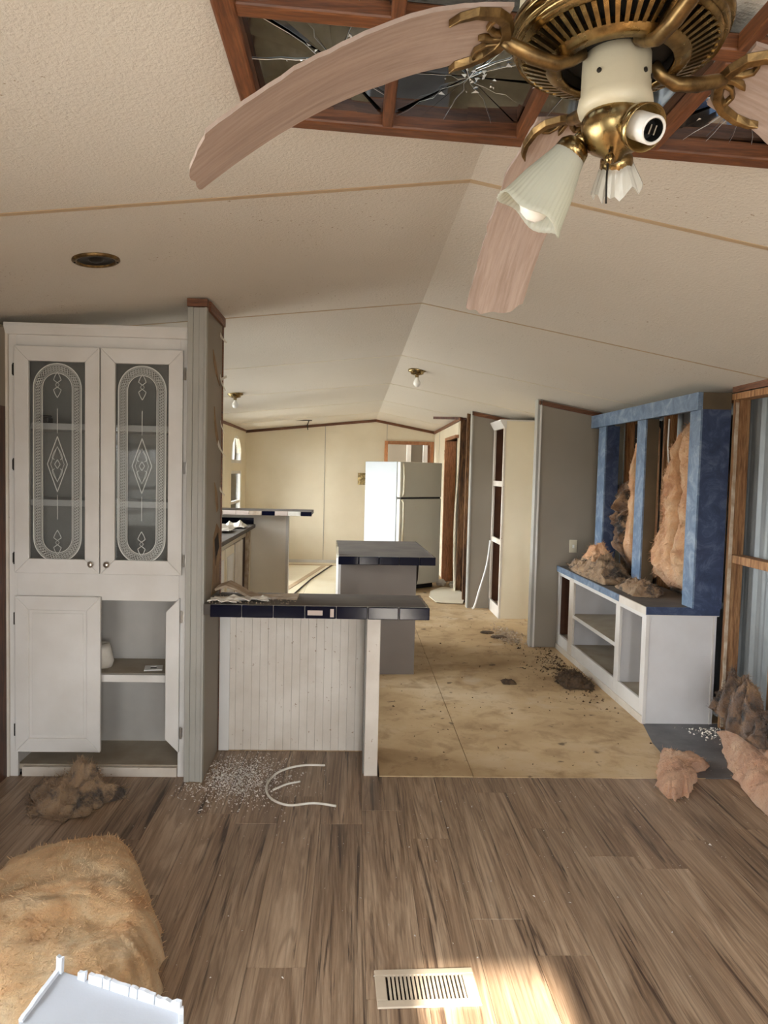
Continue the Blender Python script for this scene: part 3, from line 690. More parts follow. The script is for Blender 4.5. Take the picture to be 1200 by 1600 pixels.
# things standing in the hutch
bag = MB(); bag.lathe([(0, 0), (.052, 0), (.058, .03), (.050, .09), (.036, .125), (.030, .118), (.026, .1)], 18)
bag.v = [(x*(1+.18*noise.noise(Vector((x*30, z*22, 3)))), y*(1+.18*noise.noise(Vector((y*30, z*22, 8)))), z) for x, y, z in bag.v]
bag.xf(Matrix.Translation((-1.295, 3.86, .514)))
one(bag, 'paper_cup', 'paper', 'crumpled white paper cup on the open hutch shelf', 'cup', (-1.295, 3.86, .514), smooth=True)
cardt = thing('switch_plate', 'small white switch plate lying on the open hutch shelf', 'switch plate', (-1.02, 3.83, .5145), rz=.2, local=True)
mb = MB()
for q in ((-.045, .045, -.045, -.018), (-.045, .045, .018, .045), (-.045, -.016, -.018, .018), (.016, .045, -.018, .018)): mb.box(*q, 0, .005)
mb.build('plate', 'plastic_white', cardt, local=True); B(-.016, .016, -.018, .018, 0, .002).build('opening', 'dark_hole', cardt, local=True)
one(B(-1.60, -1.545, 3.80, 3.86, 1.768, 1.80).box(-1.60, -1.545, 3.83, 3.85, 1.80, 1.812), 'door_latch', 'dark_metal', 'dark metal fitting on the upper shelf behind left glass door', 'fitting', (-1.57, 3.83, 1.768), bev=.006)

# ---- breakfast counter with navy tile edge -----------------------------------------
pc = thing('breakfast_counter', 'white beadboard counter with dusty grey top and navy tile edge', 'counter', (-.15, 3.9, 0))
def top_z(y): return .903-(y-3.58)*.05
def slab(x0, x1, y0, y1, t, zf):
    return MB().add([(x0, y0, zf(y0)-t), (x1, y0, zf(y0)-t), (x1, y1, zf(y1)-t), (x0, y1, zf(y1)-t), (x0, y0, zf(y0)), (x1, y0, zf(y0)), (x1, y1, zf(y1)), (x0, y1, zf(y1))],
                    [(0,3,2,1),(4,5,6,7),(0,1,5,4),(1,2,6,5),(2,3,7,6),(3,0,4,7)])
slab(-.719, .375, 3.592, 4.09, .055, top_z).build('worktop', 'dusty_top', pc, bev=.003)
slab(-.68, .375, 3.585, 3.595, .062, top_z).build('grout_bed', 'grout', pc)
for i in range(7):
    x0 = -.683+i*.1535; x1 = min(x0+.150, .388)
    B(x0, x1, 3.573, 3.588, .841, .902).build('edge_tile', 'navy_tile', pc, bev=.004)
B(-.683+3*.1535+.012, -.683+3*.1535+.085, 3.5722, 3.574, .858, .882).build('tile_chip', 'tile_bisque', pc)
B(-.683+3*.1535+.122, -.683+3*.1535+.140, 3.5722, 3.574, .850, .890).build('tile_chip', 'tile_bisque', pc)
for i in range(4):
    y0 = 3.595+i*.125; B(.373, .388, y0+.002, y0+.122, top_z(y0)-.062, top_z(y0+.06)-.001).build('edge_tile', 'navy_tile', pc, bev=.003)
# beadboard: separate strips with recessed joints
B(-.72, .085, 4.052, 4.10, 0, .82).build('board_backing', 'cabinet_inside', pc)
nb = 18; bw = .795/nb
for i in range(nb):
    x0 = -.716+i*bw; B(x0, x0+bw-.0005, 4.040, 4.053, .004, .835).build('beadboard_strip', 'chipped_white', pc, bev=.0012)
B(-.716, -.66, 4.028, 4.042, .004, .835).build('corner_board', 'white_paint', pc, bev=.002)
B(.079, .10, 3.74, 4.10, 0, .835).build('end_panel', 'grey_trim', pc)
B(.10, .150, 3.72, 4.10, 0, .838).build('end_post', 'chipped_white', pc, bev=.003)
B(.084, .154, 3.705, 3.722, 0, .838).build('end_casing', 'chipped_white', pc, bev=.004)
# rubble on the counter
mb = MB(); pts = []
for k in range(9):
    t = k/8; pts.append((-.70+.42*t, .905+.055*math.exp(-((t-.12)/.18)**2)-.012*t))
vs = []
for x, z in pts:
    for y in (3.80+.02*math.sin(x*30), 3.93+.03*math.sin(x*17)): vs.append((x, y, z))
mb.add(vs, [(2*i, 2*i+1, 2*i+3, 2*i+2) for i in range(8)])
one(mb, 'torn_laminate', 'torn_card', 'curled strip of torn laminate on the navy tiled counter', 'debris', (-.5, 3.86, .89), solid=.012)
rp = random.Random(3)
for i, (x, y, sz, lab) in enumerate([(-.60, 3.70, .10, 'crumpled white paper scrap at the left end of the tiled counter'), (-.50, 3.73, .085, 'torn white paper scrap under the curled laminate on counter'), (-.63, 3.64, .07, 'small folded paper scrap at counter corner by the stub wall')]):
    mb = MB(); n = 7; g = []
    for a in range(n):
        for b in range(n):
            px, py = (a/(n-1)-.5)*2*sz, (b/(n-1)-.5)*1.1*sz
            g.append((x+px+rp.uniform(-.006, .006), y+py+rp.uniform(-.006, .006), top_z(y+py)+.008+abs(noise.noise(Vector((px*28, py*28, i*4))))*.035))
    mb.add(g, [(a*n+b, (a+1)*n+b, (a+1)*n+b+1, a*n+b+1) for a in range(n-1) for b in range(n-1)])
    one(mb, 'paper_scrap', 'paper', lab, 'paper', (x, y, .9), solid=.004)
crumbs('counter_crumbs', 'torn_card', 'plaster crumbs scattered on the left of the tiled counter', 'debris', (-.5, 3.75, .9),
       [(lambda x, y: (x, y, top_z(y)))(-.70+.42*rp.random()**1.4, rp.uniform(3.60, 3.95)) for _ in range(260)], .003, .008, 4)

# ---- kitchen island --------------------------------------------------------------------
il = thing('kitchen_island', 'grey kitchen island with dark tiled top behind the beadboard counter', 'island', (-.10, 5.50, 0), rz=.035, local=True)
B(.02, .60, .08, 1.20, 0, .862).build('body', 'grey_laminate', il, local=True)
B(.0, .02, .085, 1.20, .0, .862).build('side_panel', 'white_paint', il, local=True)
B(.0, .73, .012, 1.28, .862, .922).build('worktop', 'dusty_top', il, bev=.003, local=True)
for i in range(5):
    x0 = .0+i*.1535; x1 = min(x0+.150, .735); B(x0, x1, -.003, .014, .862, .924).build('edge_tile', 'navy_tile', il, bev=.004, local=True)
for i in range(8):
    y0 = .016+i*.158; B(.726, .738, y0, y0+.154, .862, .923).build('edge_tile', 'navy_tile', il, bev=.003, local=True)
for i in range(8):
    y0 = .016+i*.158; B(-.006, .004, y0, y0+.154, .862, .923).build('edge_tile', 'white_paint' if i < 2 else 'navy_tile', il, bev=.003, local=True)
MB().prism([(.60, .10, .68), (.604, .10, .86), (.62, .10, .86), (.615, .10, .74)], (0, .3, 0)).build('torn_edge', 'black_char', il, local=True)
B(-.012, .0, .10, .16, .90, .98).build('outlet_box', 'ivory', il, local=True)

# ---- refrigerator ----------------------------------------------------------------------
fr = thing('refrigerator', 'old white two-door refrigerator with rust scuffs standing at an angle', 'refrigerator', (.60, 9.45, 0), rz=math.radians(39.5), local=True)
B(0, .77, .07, .70, .06, 1.695).build('cabinet_body', 'fridge_side_dimmed', fr, bev=.008, local=True)
B(.03, .74, .10, .68, .0, .06).build('base_grille', 'black_paint', fr, local=True)
d = B(.0, .77, .0, .062, 1.235, 1.695).build('freezer_door', 'fridge', fr, bev=.010, local=True)
MB().tube([(.035, -.004, 1.25), (.035, -.035, 1.28), (.035, -.04, 1.50), (.045, -.02, 1.62), (.045, -.002, 1.68)], .014, 8).build('handle', 'ivory', d, local=True, smooth=True)
d2_ = B(.0, .77, .0, .062, .075, 1.215).build('fridge_door', 'fridge', fr, bev=.010, local=True)
MB().tube([(.035, -.004, 1.20), (.035, -.035, 1.17), (.035, -.04, .92), (.045, -.02, .80), (.045, -.002, .42)], .014, 8).build('handle', 'ivory', d2_, local=True, smooth=True)
B(.02, .75, .006, .066, 1.215, 1.235).build('door_gap', 'black_paint', fr, local=True)
MB().tube([(.74, .03, 1.19), (.74, .03, 1.26)], .02, 10).build('hinge', 'nickel', fr, local=True)

# ---- left kitchen cabinets, bar --------------------------------------------------------
kc = thing('kitchen_cabinet_run', 'cream kitchen base cabinets with broken doors and grey worktop under the window', 'cabinet', (-1.45, 6.5, 0))
B(XL+.01, -1.22, 4.12, 8.66, .09, .87).build('carcass', 'dark_wood', kc)
B(XL+.01, -1.27, 4.12, 8.66, 0, .09).build('toe_kick', 'dark_wood', kc)
B(XL+.01, -1.14, 4.10, 8.68, .87, .912).build('worktop', 'dusty_top', kc, bev=.006)
B(XL+.01, -1.16, 8.655, 8.685, .912, .985).build('backsplash', 'navy_tile', kc)
ys_ = [4.15, 4.70, 5.25, 5.80, 6.35, 6.90, 7.45, 8.00, 8.45]
for i, (a, b) in enumerate(zip(ys_, ys_[1:])):
    B(-1.222, -1.20, a-.03, a+.03, .09, .87).build('face_stile', 'cream_panel', kc)
    if i in (6, 7): continue
    dr = B(-1.20, -1.182, a+.035, b-.035, .16, .80).build('door', 'cream_panel', kc, bev=.004)
    B(-1.184, -1.176, a+.10, b-.10, .24, .72).build('door_field', 'white_paint', dr, bev=.004)
B(-1.222, -1.19, 8.42, 8.66, .0, .87).build('face_stile', 'cream_panel', kc)
B(-1.222, -1.20, 4.15, 8.45, .80, .87).build('face_rail', 'cream_panel', kc)
B(-1.198, -1.18, 7.49, 7.97, .14, .80).build('door', 'chipped_white', kc, bev=.004)
for y, t in ((8.14, .03), (8.22, .02), (8.30, .03)): MB().prism([(-1.19, y, .05), (-1.19, y+t, .05), (-1.17, y+t, .86), (-1.17, y, .86)], (.02, 0, 0)).build('loose_slat', 'torn_card', kc)
bar = thing('bar_counter', 'pale half wall with chipped tile bar top near the far windows', 'counter', (-1.1, 8.75, 0))
B(XL+.01, -.785, 8.70, 8.80, 0, 1.035).build('half_wall', 'bright_white', bar)
B(-.785, -.755, 8.69, 8.81, 0, 1.035).build('end_cap', 'white_paint', bar)
B(XL+.01, -.48, 8.47, 9.02, 1.035, 1.078).build('bar_top', 'dusty_top', bar, bev=.003)
x = XL+.02
for i, mt in enumerate(['tile_bisque', 'tile_bisque', 'tile_bisque', 'tile_bisque', 'torn_card', 'navy_tile', 'tile_bisque', 'paper', 'navy_tile']):
    wd = .148; B(x, min(x+wd-.003, -.472), 8.455, 8.47, 1.03, 1.08).build('edge_tile', mt, bar, bev=.003); x += wd
rp = random.Random(9)
for i, (x, y, sz, lab) in enumerate([(-1.40, 7.55, .17, 'crumpled pale paper heap on the kitchen worktop'), (-1.28, 8.05, .12, 'torn wallpaper piece hanging over the kitchen worktop edge')]):
    mb = MB(); n = 9; g = []
    for a in range(n):
        for b in range(n):
            px, py = (a/(n-1)-.5)*2*sz, (b/(n-1)-.5)*2.4*sz
            g.append((x+px, y+py, .925+.12*(1-((a/(n-1)-.5)*2)**2)*(1-((b/(n-1)-.5)*2)**2)*abs(noise.noise(Vector((px*9, py*9, i*4+1))))*2.0+rp.uniform(0, .02)))
    mb.add(g, [(a*n+b, (a+1)*n+b, (a+1)*n+b+1, a*n+b+1) for a in range(n-1) for b in range(n-1)])
    one(mb, 'paper_heap', 'paper', lab, 'paper', (x, y, .912), solid=.006)

# ---- tall pantry cabinet -----------------------------------------------------------------
pa = thing('pantry_cabinet', 'tall cream pantry cabinet with open white framed shelves', 'cabinet', (1.95, 8.1, 0))
B(1.615, 2.33, 7.85, 7.868, 0, 2.135).build('side_panel', 'cream_panel', pa)
B(1.615, 2.33, 8.41, 8.43, 0, 2.135).build('side_panel', 'cream_panel', pa)
B(1.90, 1.92, 7.868, 8.41, 0, 2.135).build('back_board', 'brown_board', pa)
B(1.615, 2.33, 7.85, 8.43, 2.135, 2.15).build('top_panel', 'white_paint', pa)
B(1.625, 1.90, 8.400, 8.409, .1, 2.13).build('lining', 'brown_board', pa)
for z0, z1 in ((0, .13), (.80, .855), (1.43, 1.49), (2.06, 2.135)): B(1.597, 1.62, 7.87, 8.41, z0, z1).build('face_rail', 'chipped_white', pa, bev=.002)
for z in (.82, 1.45): B(1.62, 1.90, 7.868, 8.41, z, z+.02).build('shelf', 'brown_board', pa)
B(1.597, 1.62, 7.845, 7.885, 0, 2.135).build('face_stile', 'chipped_white', pa, bev=.003)
B(1.597, 1.62, 8.375, 8.43, 0, 2.135).build('face_stile', 'chipped_white', pa, bev=.003)
MB().prism([(1.62, 7.835, 2.06), (1.60, 7.835, 2.06), (1.555, 7.835, 2.135), (1.555, 7.835, 2.15), (1.62, 7.835, 2.15)], (0, .60, 0)).build('cornice', 'white_paint', pa)
one(MB().tube(smooth_path([(1.59, 8.40, .80), (1.55, 8.36, .52), (1.47, 8.33, .24), (1.42, 8.35, .04), (1.395, 8.36, .014)]), .012, 8), 'trim_strip', 'plastic_white', 'bent white strip leaning against the pantry cabinet', 'strip', (1.40, 8.36, 0), smooth=True)

# ---- low white cabinet with blue top -------------------------------------------------------
lc = thing('media_cabinet', 'low white open cabinet with blue marbled top along the right wall', 'cabinet', (2.1, 5.5, 0))
CX0, CX1, CY0, CY1 = 1.87, 2.33, 4.54, 6.55
def fr_box(y0, y1, z0, z1, name='face_rail', mat='white_paint', x0=CX0, x1=CX0+.02): return B(x0, x1, y0, y1, z0, z1).build(name, mat, lc, bev=.002)
fr_box(CY0, 4.61, .05, .70, 'face_stile'); fr_box(5.0, 5.08, .05, .70, 'face_stile'); fr_box(6.08, 6.20, .05, .70, 'face_stile', 'chipped_white'); fr_box(6.50, CY1, .05, .70, 'face_stile')
for a, b in ((4.61, 5.0), (5.08, 6.08), (6.20, 6.50)):
    fr_box(a, b, .05, .145); fr_box(a, b, .672, .70)
B(CX0-.008, CX0+.01, CY0, CY1, 0, .05).build('base_strip', 'chipped_white', lc, bev=.003)
B(CX0+.004, CX1-.006, CY0, CY0+.018, 0, .70).build('end_panel', 'bluegrey_white', lc)
B(CX1-.03, CX1-.022, CY0-.006, CY0, .0, .70).build('end_bead', 'white_paint', lc)
B(CX0-.004, CX0+.02, CY0-.008, CY0, .0, .70).build('corner_strip', 'white_paint', lc, bev=.002)
B(CX0+.02, CX1, CY1-.018, CY1, .05, .70).build('end_panel', 'brown_board', lc)
B(2.285, 2.30, CY0+.018, CY1-.018, .05, .70).build('back_board', 'bluegrey_white', lc)
B(CX0+.02, 2.285, CY0+.018, CY1-.018, .115, .130).build('floor_board', 'dust_shelf', lc)
B(CX0+.02, 2.285, 5.03, 5.048, .13, .70).build('divider', 'bluegrey_white', lc)
B(CX0+.02, 2.285, 6.13, 6.148, .13, .70).build('divider', 'bluegrey_white', lc)
B(2.24, 2.284, 6.148, CY1-.018, .13, .70).build('brown_back', 'brown_board', lc)
B(CX0+.005, 2.285, 5.048, 6.13, .372, .396).build('shelf', 'dust_shelf', lc)
B(CX0+.001, CX0+.006, 5.08, 6.08, .370, .398).build('shelf_edge', 'white_paint', lc)
B(CX0-.012, CX1+.0, CY0-.018, CY1, .70, .715).build('top_board', 'white_paint', lc)
B(CX0-.006, CX1, CY0-.012, CY1, .715, .752).build('worktop', 'dusty_top', lc)
for i in range(4):
    a = CY0+.45+i*.40; B(CX0-.016, CX0-.004, a+.003, min(a+.397, CY1), .706, .754).build('edge_band', 'blue_marble', lc)
B(CX0-.014, CX0-.004, CY0-.018, CY0+.45, .704, .753).build('bare_edge', 'chipped_white', lc)
B(CX0-.012, CX1, CY0-.024, CY0-.012, .706, .756).build('edge_band', 'navy_marble', lc)

# ---- blue open frame standing on it
bf = thing('display_frame', 'blue marbled frame of three posts and a header above the white cabinet', 'built-in frame', (2.2, 5.5, .752))
def post(y0, y1, side, x1=2.33, z0=.754):
    p = B(2.14, 2.152, y0, y1, z0, 2.0).build('post', 'blue_marble', bf)
    B(2.152, x1, y0, y0+.012, z0, 2.0).build('post_side', side, p)
    B(2.152, x1, y1-.012, y1, z0, 2.0).build('post_side', side, p)
post(4.50, 4.645, 'navy_marble'); post(5.36, 5.52, 'olive_board', 2.24); post(6.22, 6.40, 'navy_marble', 2.26)
hd = B(2.118, 2.150, 4.50, 6.555, 1.995, 2.105).build('header', 'blue_marble', bf, bev=.002)
B(2.150, 2.33, 4.502, 4.516, 1.995, 2.105).build('header_end', 'olive_board', hd)
B(2.150, 2.325, 4.516, 6.555, 2.083, 2.095).build('header_top', 'olive_board', hd)
B(2.150, 2.325, 6.54, 6.555, 1.995, 2.083).build('header_end', 'blue_marble', hd)

# ---- electrical plates
def plate(name, label, axis, c, u, z, w_, h_, mat, sw='plastic_white'):
    o = thing(name, label, name.replace('_', ' '), (u if axis == 'y' else c, c if axis == 'y' else u, z))
    if axis == 'y':
        B(u-w_/2, u+w_/2, c-.008, c, z-h_/2, z+h_/2).build('plate', mat, o, bev=.002); B(u-.008, u+.008, c-.014, c-.008, z-.014, z+.014).build('toggle', sw, o)
    else:
        B(c-.008, c, u-w_/2, u+w_/2, z-h_/2, z+h_/2).build('plate', mat, o, bev=.002); B(c-.014, c-.008, u-.008, u+.008, z-.014, z+.014).build('toggle', sw, o)
plate('wall_switch', 'ivory wall switch on the grey partition above the blue cabinet top', 'y', 6.57, 2.0, .93, .07, .115, 'ivory')
plate('wall_switch', 'large ornate brass switch plate on the cream far wall', 'y', YF, .14, 1.43, .14, .20, 'brass', 'brass')
plate('wall_switch', 'small brass switch plate beside the hall doorway', 'x', 1.34, 10.85, 1.83, .10, .14, 'brass', 'brass')

# ================================================================== CEILING THINGS
# ---- wood framed ceiling mirror
MZ = 2.40
mr = thing('ceiling_mirror', 'wood framed grid of cracked mirror panes on the ceiling above the fan', 'mirror', (.385, 1.07, MZ))
mxs = [-.255, .063, .385, .707, 1.025]; mys = [.32, .735, 1.405, 1.825]
def zt(x, y): return max(ceil_z(x, y)-.003, MZ+.045)
B(mxs[0]-.022, mxs[0]+.022, mys[0]-.02, mys[-1]+.02, MZ, MZ+.042).build('frame_rail', 'frame_wood', mr, bev=.006)
B(mxs[-1]-.022, mxs[-1]+.022, mys[0]-.02, mys[-1]+.02, MZ, MZ+.042).build('frame_rail', 'frame_wood', mr, bev=.006)
for y in (mys[0], mys[-1]): B(mxs[0], mxs[-1], y-.024, y+.024, MZ, MZ+.042).build('frame_rail', 'frame_wood_x', mr, bev=.006)
for y in mys[1:-1]: B(mxs[0]+.02, mxs[-1], y-.020, y+.020, MZ+.004, MZ+.038).build('cross_rail', 'frame_wood_x', mr, bev=.005)
for x in mxs[1:-1]:
    for a, b in zip(mys, mys[1:]): B(x-.013, x+.013, a+.02, b-.02, MZ+.002, MZ+.036).build('muntin', 'frame_wood', mr, bev=.004)
rm = random.Random(21)
for i, (xa, xb) in enumerate(zip(mxs, mxs[1:])):
    for j, (ya, yb) in enumerate(zip(mys, mys[1:])):
        if j == 1 and i in (1, 2, 3): continue          # panes that are gone
        x0, x1, y0, y1 = xa+.012, xb-.012, ya+.014, yb-.014
        tx, ty = rm.uniform(-.012, .012), rm.uniform(-.012, .012)
        def zz(x, y): return MZ+.034+tx*(x-(x0+x1)/2)+ty*(y-(y0+y1)/2)
        pane = MB(); cxp, cyp = x0+(x1-x0)*(.62 if i == 0 else rm.uniform(.3, .7)), y0+(y1-y0)*(.45 if i == 0 else rm.uniform(.3, .7))
        if j == 2 and i in (0, 1, 3) or (j == 1 and i == 0):
            # broken into wedges around the strike point, each tilted a little
            ring = []
            for k in range(5): ring.append((x0+(x1-x0)*k/5, y0))
            for k in range(4): ring.append((x1, y0+(y1-y0)*k/4))
            for k in range(5): ring.append((x1-(x1-x0)*k/5, y1))
            for k in range(4): ring.append((x0, y1-(y1-y0)*k/4))
            n = len(ring); pane = None
            for k in range(n):
                a, b = ring[k], ring[(k+1) % n]; t1, t2, t0 = rm.uniform(-.035, .035), rm.uniform(-.035, .035), rm.uniform(-.001, .001)
                f = lambda x, y: zz(x, y)+t0+t1*(x-cxp)*.8+t2*(y-cyp)*.8
                sh = MB().add([(cxp, cyp, f(cxp, cyp)), (*a, f(*a)), (*b, f(*b))], [(0, 2, 1)])
                sh.build('mirror_shard', 'mirror', mr)
                q = Vector((a[0]-cxp, a[1]-cyp, 0)); ln = MB(); pp = [Vector((cxp, cyp, zz(cxp, cyp)-.002))]
                for s_ in (.15, .3, .45, .6, .8, 1.0):
                    v_ = Vector((cxp, cyp, 0))+q*s_+Vector((rm.uniform(-.014, .014), rm.uniform(-.014, .014), 0))*(1-s_); v_.z = zz(v_.x, v_.y)-.002; pp.append(v_)
                if k % 2 == 0 or rm.random() < .3: ln.tube(pp, rm.choice([.0003, .0005, .0009]), 4, False).build('crack_line', 'crack', mr)
            for k in range(26):
                a = rm.uniform(0, 6.28); r_ = rm.uniform(.0, .09)*(1.6 if rm.random() < .3 else 1); bx_, by_ = min(max(cxp+r_*math.cos(a)*1.3, x0), x1), min(max(cyp+r_*math.sin(a), y0), y1); s_ = rm.uniform(.003, .011)
                MB().add([(bx_, by_, zz(bx_, by_)-.003), (bx_+s_, by_+rm.uniform(-s_, s_), zz(bx_, by_)-.003-rm.uniform(0, .004)), (bx_+rm.uniform(-s_, s_), by_+s_, zz(bx_, by_)-.003-rm.uniform(0, .004))], [(0, 2, 1)]).build('glass_chip', 'crack', mr)
        else:
            pane.add([(x0, y0, zz(x0, y0)), (x1, y0, zz(x1, y0)), (x1, y1, zz(x1, y1)), (x0, y1, zz(x0, y1))], [(0, 3, 2, 1)]).build('mirror_pane', 'mirror', mr)
            for k in range(2):
                a = (rm.uniform(x0, x1), y0); b = (rm.uniform(x0, x1), y1); mid = ((a[0]+b[0])/2+rm.uniform(-.03, .03), (y0+y1)/2)
                MB().tube([(*p, zz(*p)-.001) for p in (a, mid, b)], .0006, 4, False).build('crack_line', 'crack', mr)
mr_back = B(mxs[0]+.01, .06, mys[0], mys[-1], MZ+.0475, MZ+.0495).build('backing', 'dark_hole', mr)
for (a, b, c, d) in ((.06, 1.02, mys[0], .735), (.06, 1.02, 1.405, mys[-1])): B(a, b, c, d, MZ+.0475, MZ+.0495).build('backing', 'dark_hole', mr)
# side boards closing the gap up to the sloping ceiling
def tilt(x): return .042*(x+.255)
for xa, xb in ((mxs[0], XR), (XR, 1.0)):
    yy = mys[-1]-.01
    MB().prism([(xa, yy, MZ+.04), (xb, yy, MZ+.04), (xb, yy, max(MZ+.041, ceil_z(xb, yy)+tilt(xb)-.001)), (xa, yy, max(MZ+.041, ceil_z(xa, yy)+tilt(xa)-.001))], (0, .012, 0)).build('fascia', 'frame_wood_x', mr)
for c in mr.children:      # the frame hangs a little lower on the right, following the lower ceiling there
    for v_ in c.data.vertices: v_.co.z -= tilt(v_.co.x+.385)

# ---- ceiling fan
FX, FY = .362, 1.07
fan = thing('ceiling_fan', 'brass and cream ceiling fan with drooping whitewashed blades and broken lamp shades', 'ceiling fan', (FX, FY, 2.50))
def FM(z=0): return Matrix.Translation((FX, FY, z))
MB().lathe([(.0, 2.505), (.07, 2.505), (.072, 2.47), (.05, 2.44), (.02, 2.43), (.0, 2.43)], 32, FM()).build('ceiling_canopy', 'brass', fan, smooth=True)
MB().lathe([(.014, 2.44), (.014, 2.34)], 16, FM()).build('downrod', 'brass', fan, smooth=True)
MB().lathe([(.0, 2.335), (.06, 2.332), (.118, 2.318), (.138, 2.28), (.141, 2.205), (.0, 2.205)], 48, FM()).build('motor_housing', 'ivory', fan, smooth=True)
MB().lathe([(.139, 2.213), (.150, 2.211), (.153, 2.200), (.150, 2.190), (.146, 2.194), (.147, 2.184), (.143, 2.176), (.138, 2.180)], 56, FM()).build('brass_rim', 'brass', fan, smooth=True)
MB().lathe([(.0, 2.183), (.135, 2.183)], 48, FM()).build('motor_core', 'black_paint', fan)
MB().lathe([(.140, 2.178), (.134, 2.172), (.130, 2.174)], 56, FM()).build('outer_ring', 'brass', fan, smooth=True)
MB().lathe([(.100, 2.158), (.092, 2.152), (.078, 2.150), (.076, 2.156), (.098, 2.168)], 48, FM()).build('inner_ring', 'brass', fan, smooth=True)
NV = 56
vm = MB().add([(.096, -.0026, 2.188), (.134, -.0034, 2.203), (.134, .0034, 2.203), (.096, .0026, 2.188), (.096, -.0026, 2.194), (.134, -.0034, 2.209), (.134, .0034, 2.209), (.096, .0026, 2.194)],
             [(0,3,2,1),(4,5,6,7),(0,1,5,4),(1,2,6,5),(2,3,7,6),(3,0,4,7)])
vo = vm.build('vent_slat', 'brass', fan, local=True); vo.location = (0, 0, -2.532)
for k in range(1, NV):
    c = vo.copy(); COL.objects.link(c); c.parent = fan; c.rotation_euler = (0, 0, 2*math.pi*k/NV); c.location = (0, 0, -2.532)
MB().lathe([(.0, 2.180), (.076, 2.180), (.076, 2.172), (.066, 2.166), (.0, 2.166)], 40, FM()).build('rotor_disc', 'black_paint', fan, smooth=True)
sw = MB().lathe([(.0, 2.170), (.044, 2.170), (.0475, 2.165), (.0485, 2.114), (.051, 2.108), (.0525, 2.098), (.050, 2.089), (.042, 2.083), (.0, 2.083)], 40, FM()).build('switch_housing', 'ivory', fan, smooth=True)
for a in (3.9, 5.3, 5.75):
    MB().lathe([(0, .003), (.0035, .002), (.0035, 0)], 10, FM(2.13) @ Matrix.Rotation(a, 4, 'Z') @ Matrix.Translation((.048, 0, 0)) @ Matrix.Rotation(math.pi/2, 4, 'Y')).build('screw', 'dark_metal', sw)
MB().lathe([(.043, 2.085), (.047, 2.076), (.046, 2.060), (.034, 2.040), (.015, 2.030), (.011, 2.022), (.0, 2.018)], 36, FM()).build('lamp_hub', 'brass', fan, smooth=True)
def lamp_mat(az, tilt, out, z):
    d = Vector((math.cos(az)*math.sin(tilt), math.sin(az)*math.sin(tilt), -math.cos(tilt)))
    p = Vector((FX+math.cos(az)*out, FY+math.sin(az)*out, z)); return Matrix.Translation(p) @ d.to_track_quat('Z', 'Y').to_matrix().to_4x4(), p, d
for az, tilt, kind in ((math.radians(158), .60, 'whole'), (math.radians(288), 1.02, 'bare'), (math.radians(66), .62, 'broken')):
    m, p, d = lamp_mat(az, tilt, .048 if kind != 'bare' else .040, 2.058); m = m @ Matrix.Scale(.82 if kind != 'bare' else 1.0, 4)
    arm = MB().tube([(FX+.02*math.cos(az), FY+.02*math.sin(az), 2.056), tuple(p-d*.004), tuple(p+d*.006)], .011, 10).build('lamp_arm', 'brass', fan, smooth=True)
    MB().lathe([(.010, 0), (.020, .004), (.0285, .014), (.031, .034), (.0295, .034), (.027, .016), (.010, .006)], 28, m).build('shade_holder', 'brass', arm, smooth=True)
    MB().lathe([(.0, .006), (.0175, .006), (.0185, .012), (.0185, .052), (.0165, .054), (.0145, .052), (.014, .03), (.0, .03)], 24, m).build('socket', 'socket_white', arm, smooth=True)
    if kind == 'bare':
        MB().lathe([(.0, .034), (.0138, .034), (.0138, .0525)], 20, m).build('socket_liner', 'black_paint', arm)
        for q in (-.004, .004): MB().box(q-.001, q+.001, -.006, .006, .034, .050).xf(m).build('contact', 'nickel', arm)
    if kind == 'whole':
        prof = [(.026, .022), (.029, .03), (.032, .042), (.040, .065), (.049, .092), (.055, .118), (.061, .140), (.066, .150)]
        mb = MB(); seg = 144
        vs = []
        for r, z in prof:
            for k in range(seg):
                a = 2*math.pi*k/seg; t = (z-.022)/.128
                fl = 1+.016*math.sin(36*a)*t+.05*max(0, t-.8)*math.cos(4*a); dz = .0045*max(0, t-.7)*4*math.cos(4*a)
                vs.append(m @ Vector((r*fl*math.cos(a), r*fl*math.sin(a), z+dz)))
        mb.add(vs, [(j*seg+k, j*seg+(k+1) % seg, (j+1)*seg+(k+1) % seg, (j+1)*seg+k) for j in range(len(prof)-1) for k in range(seg)])
        mb.build('glass_shade', 'frosted', arm, smooth=True, solid=.0025)
        MB().lathe([(.013, .05), (.015, .066), (.024, .090), (.0295, .112), (.030, .126), (.026, .143), (.016, .154), (.0, .158)], 28, m).build('light_bulb', 'bulb', arm, smooth=True)
    if kind == 'broken':
        prof = [(.027, .022), (.030, .034), (.036, .052), (.042, .07), (.046, .085)]; seg = 36; vs = []
        for j, (r, z) in enumerate(prof):
            for k in range(seg):
                a = 2*math.pi*k/seg; t = j/4
                z2 = z-t*(.030*abs(noise.noise(Vector((math.cos(a)*2.3, math.sin(a)*2.3, 4))))*2+.008*((k*7) % 5)/5)
                vs.append(m @ Vector((r*math.cos(a), r*math.sin(a), z2)))
        MB().add(vs, [(j*seg+k, j*seg+(k+1) % seg, (j+1)*seg+(k+1) % seg, (j+1)*seg+k) for j in range(4) for k in range(seg)]).build('broken_shade', 'shard', arm, solid=.002)
MB().tube([(FX-.012, FY-.02, 2.03), (FX-.016, FY-.024, 1.99), (FX-.014, FY-.02, 1.955)], .0014, 6).build('pull_chain', 'dark_metal', fan)
MB().lathe([(0, 0), (.006, .003), (.007, .010), (.004, .016), (0, .018)], 12, Matrix.Translation((FX-.012, FY-.022, 2.008))).build('chain_nut', 'brass', fan, smooth=True)
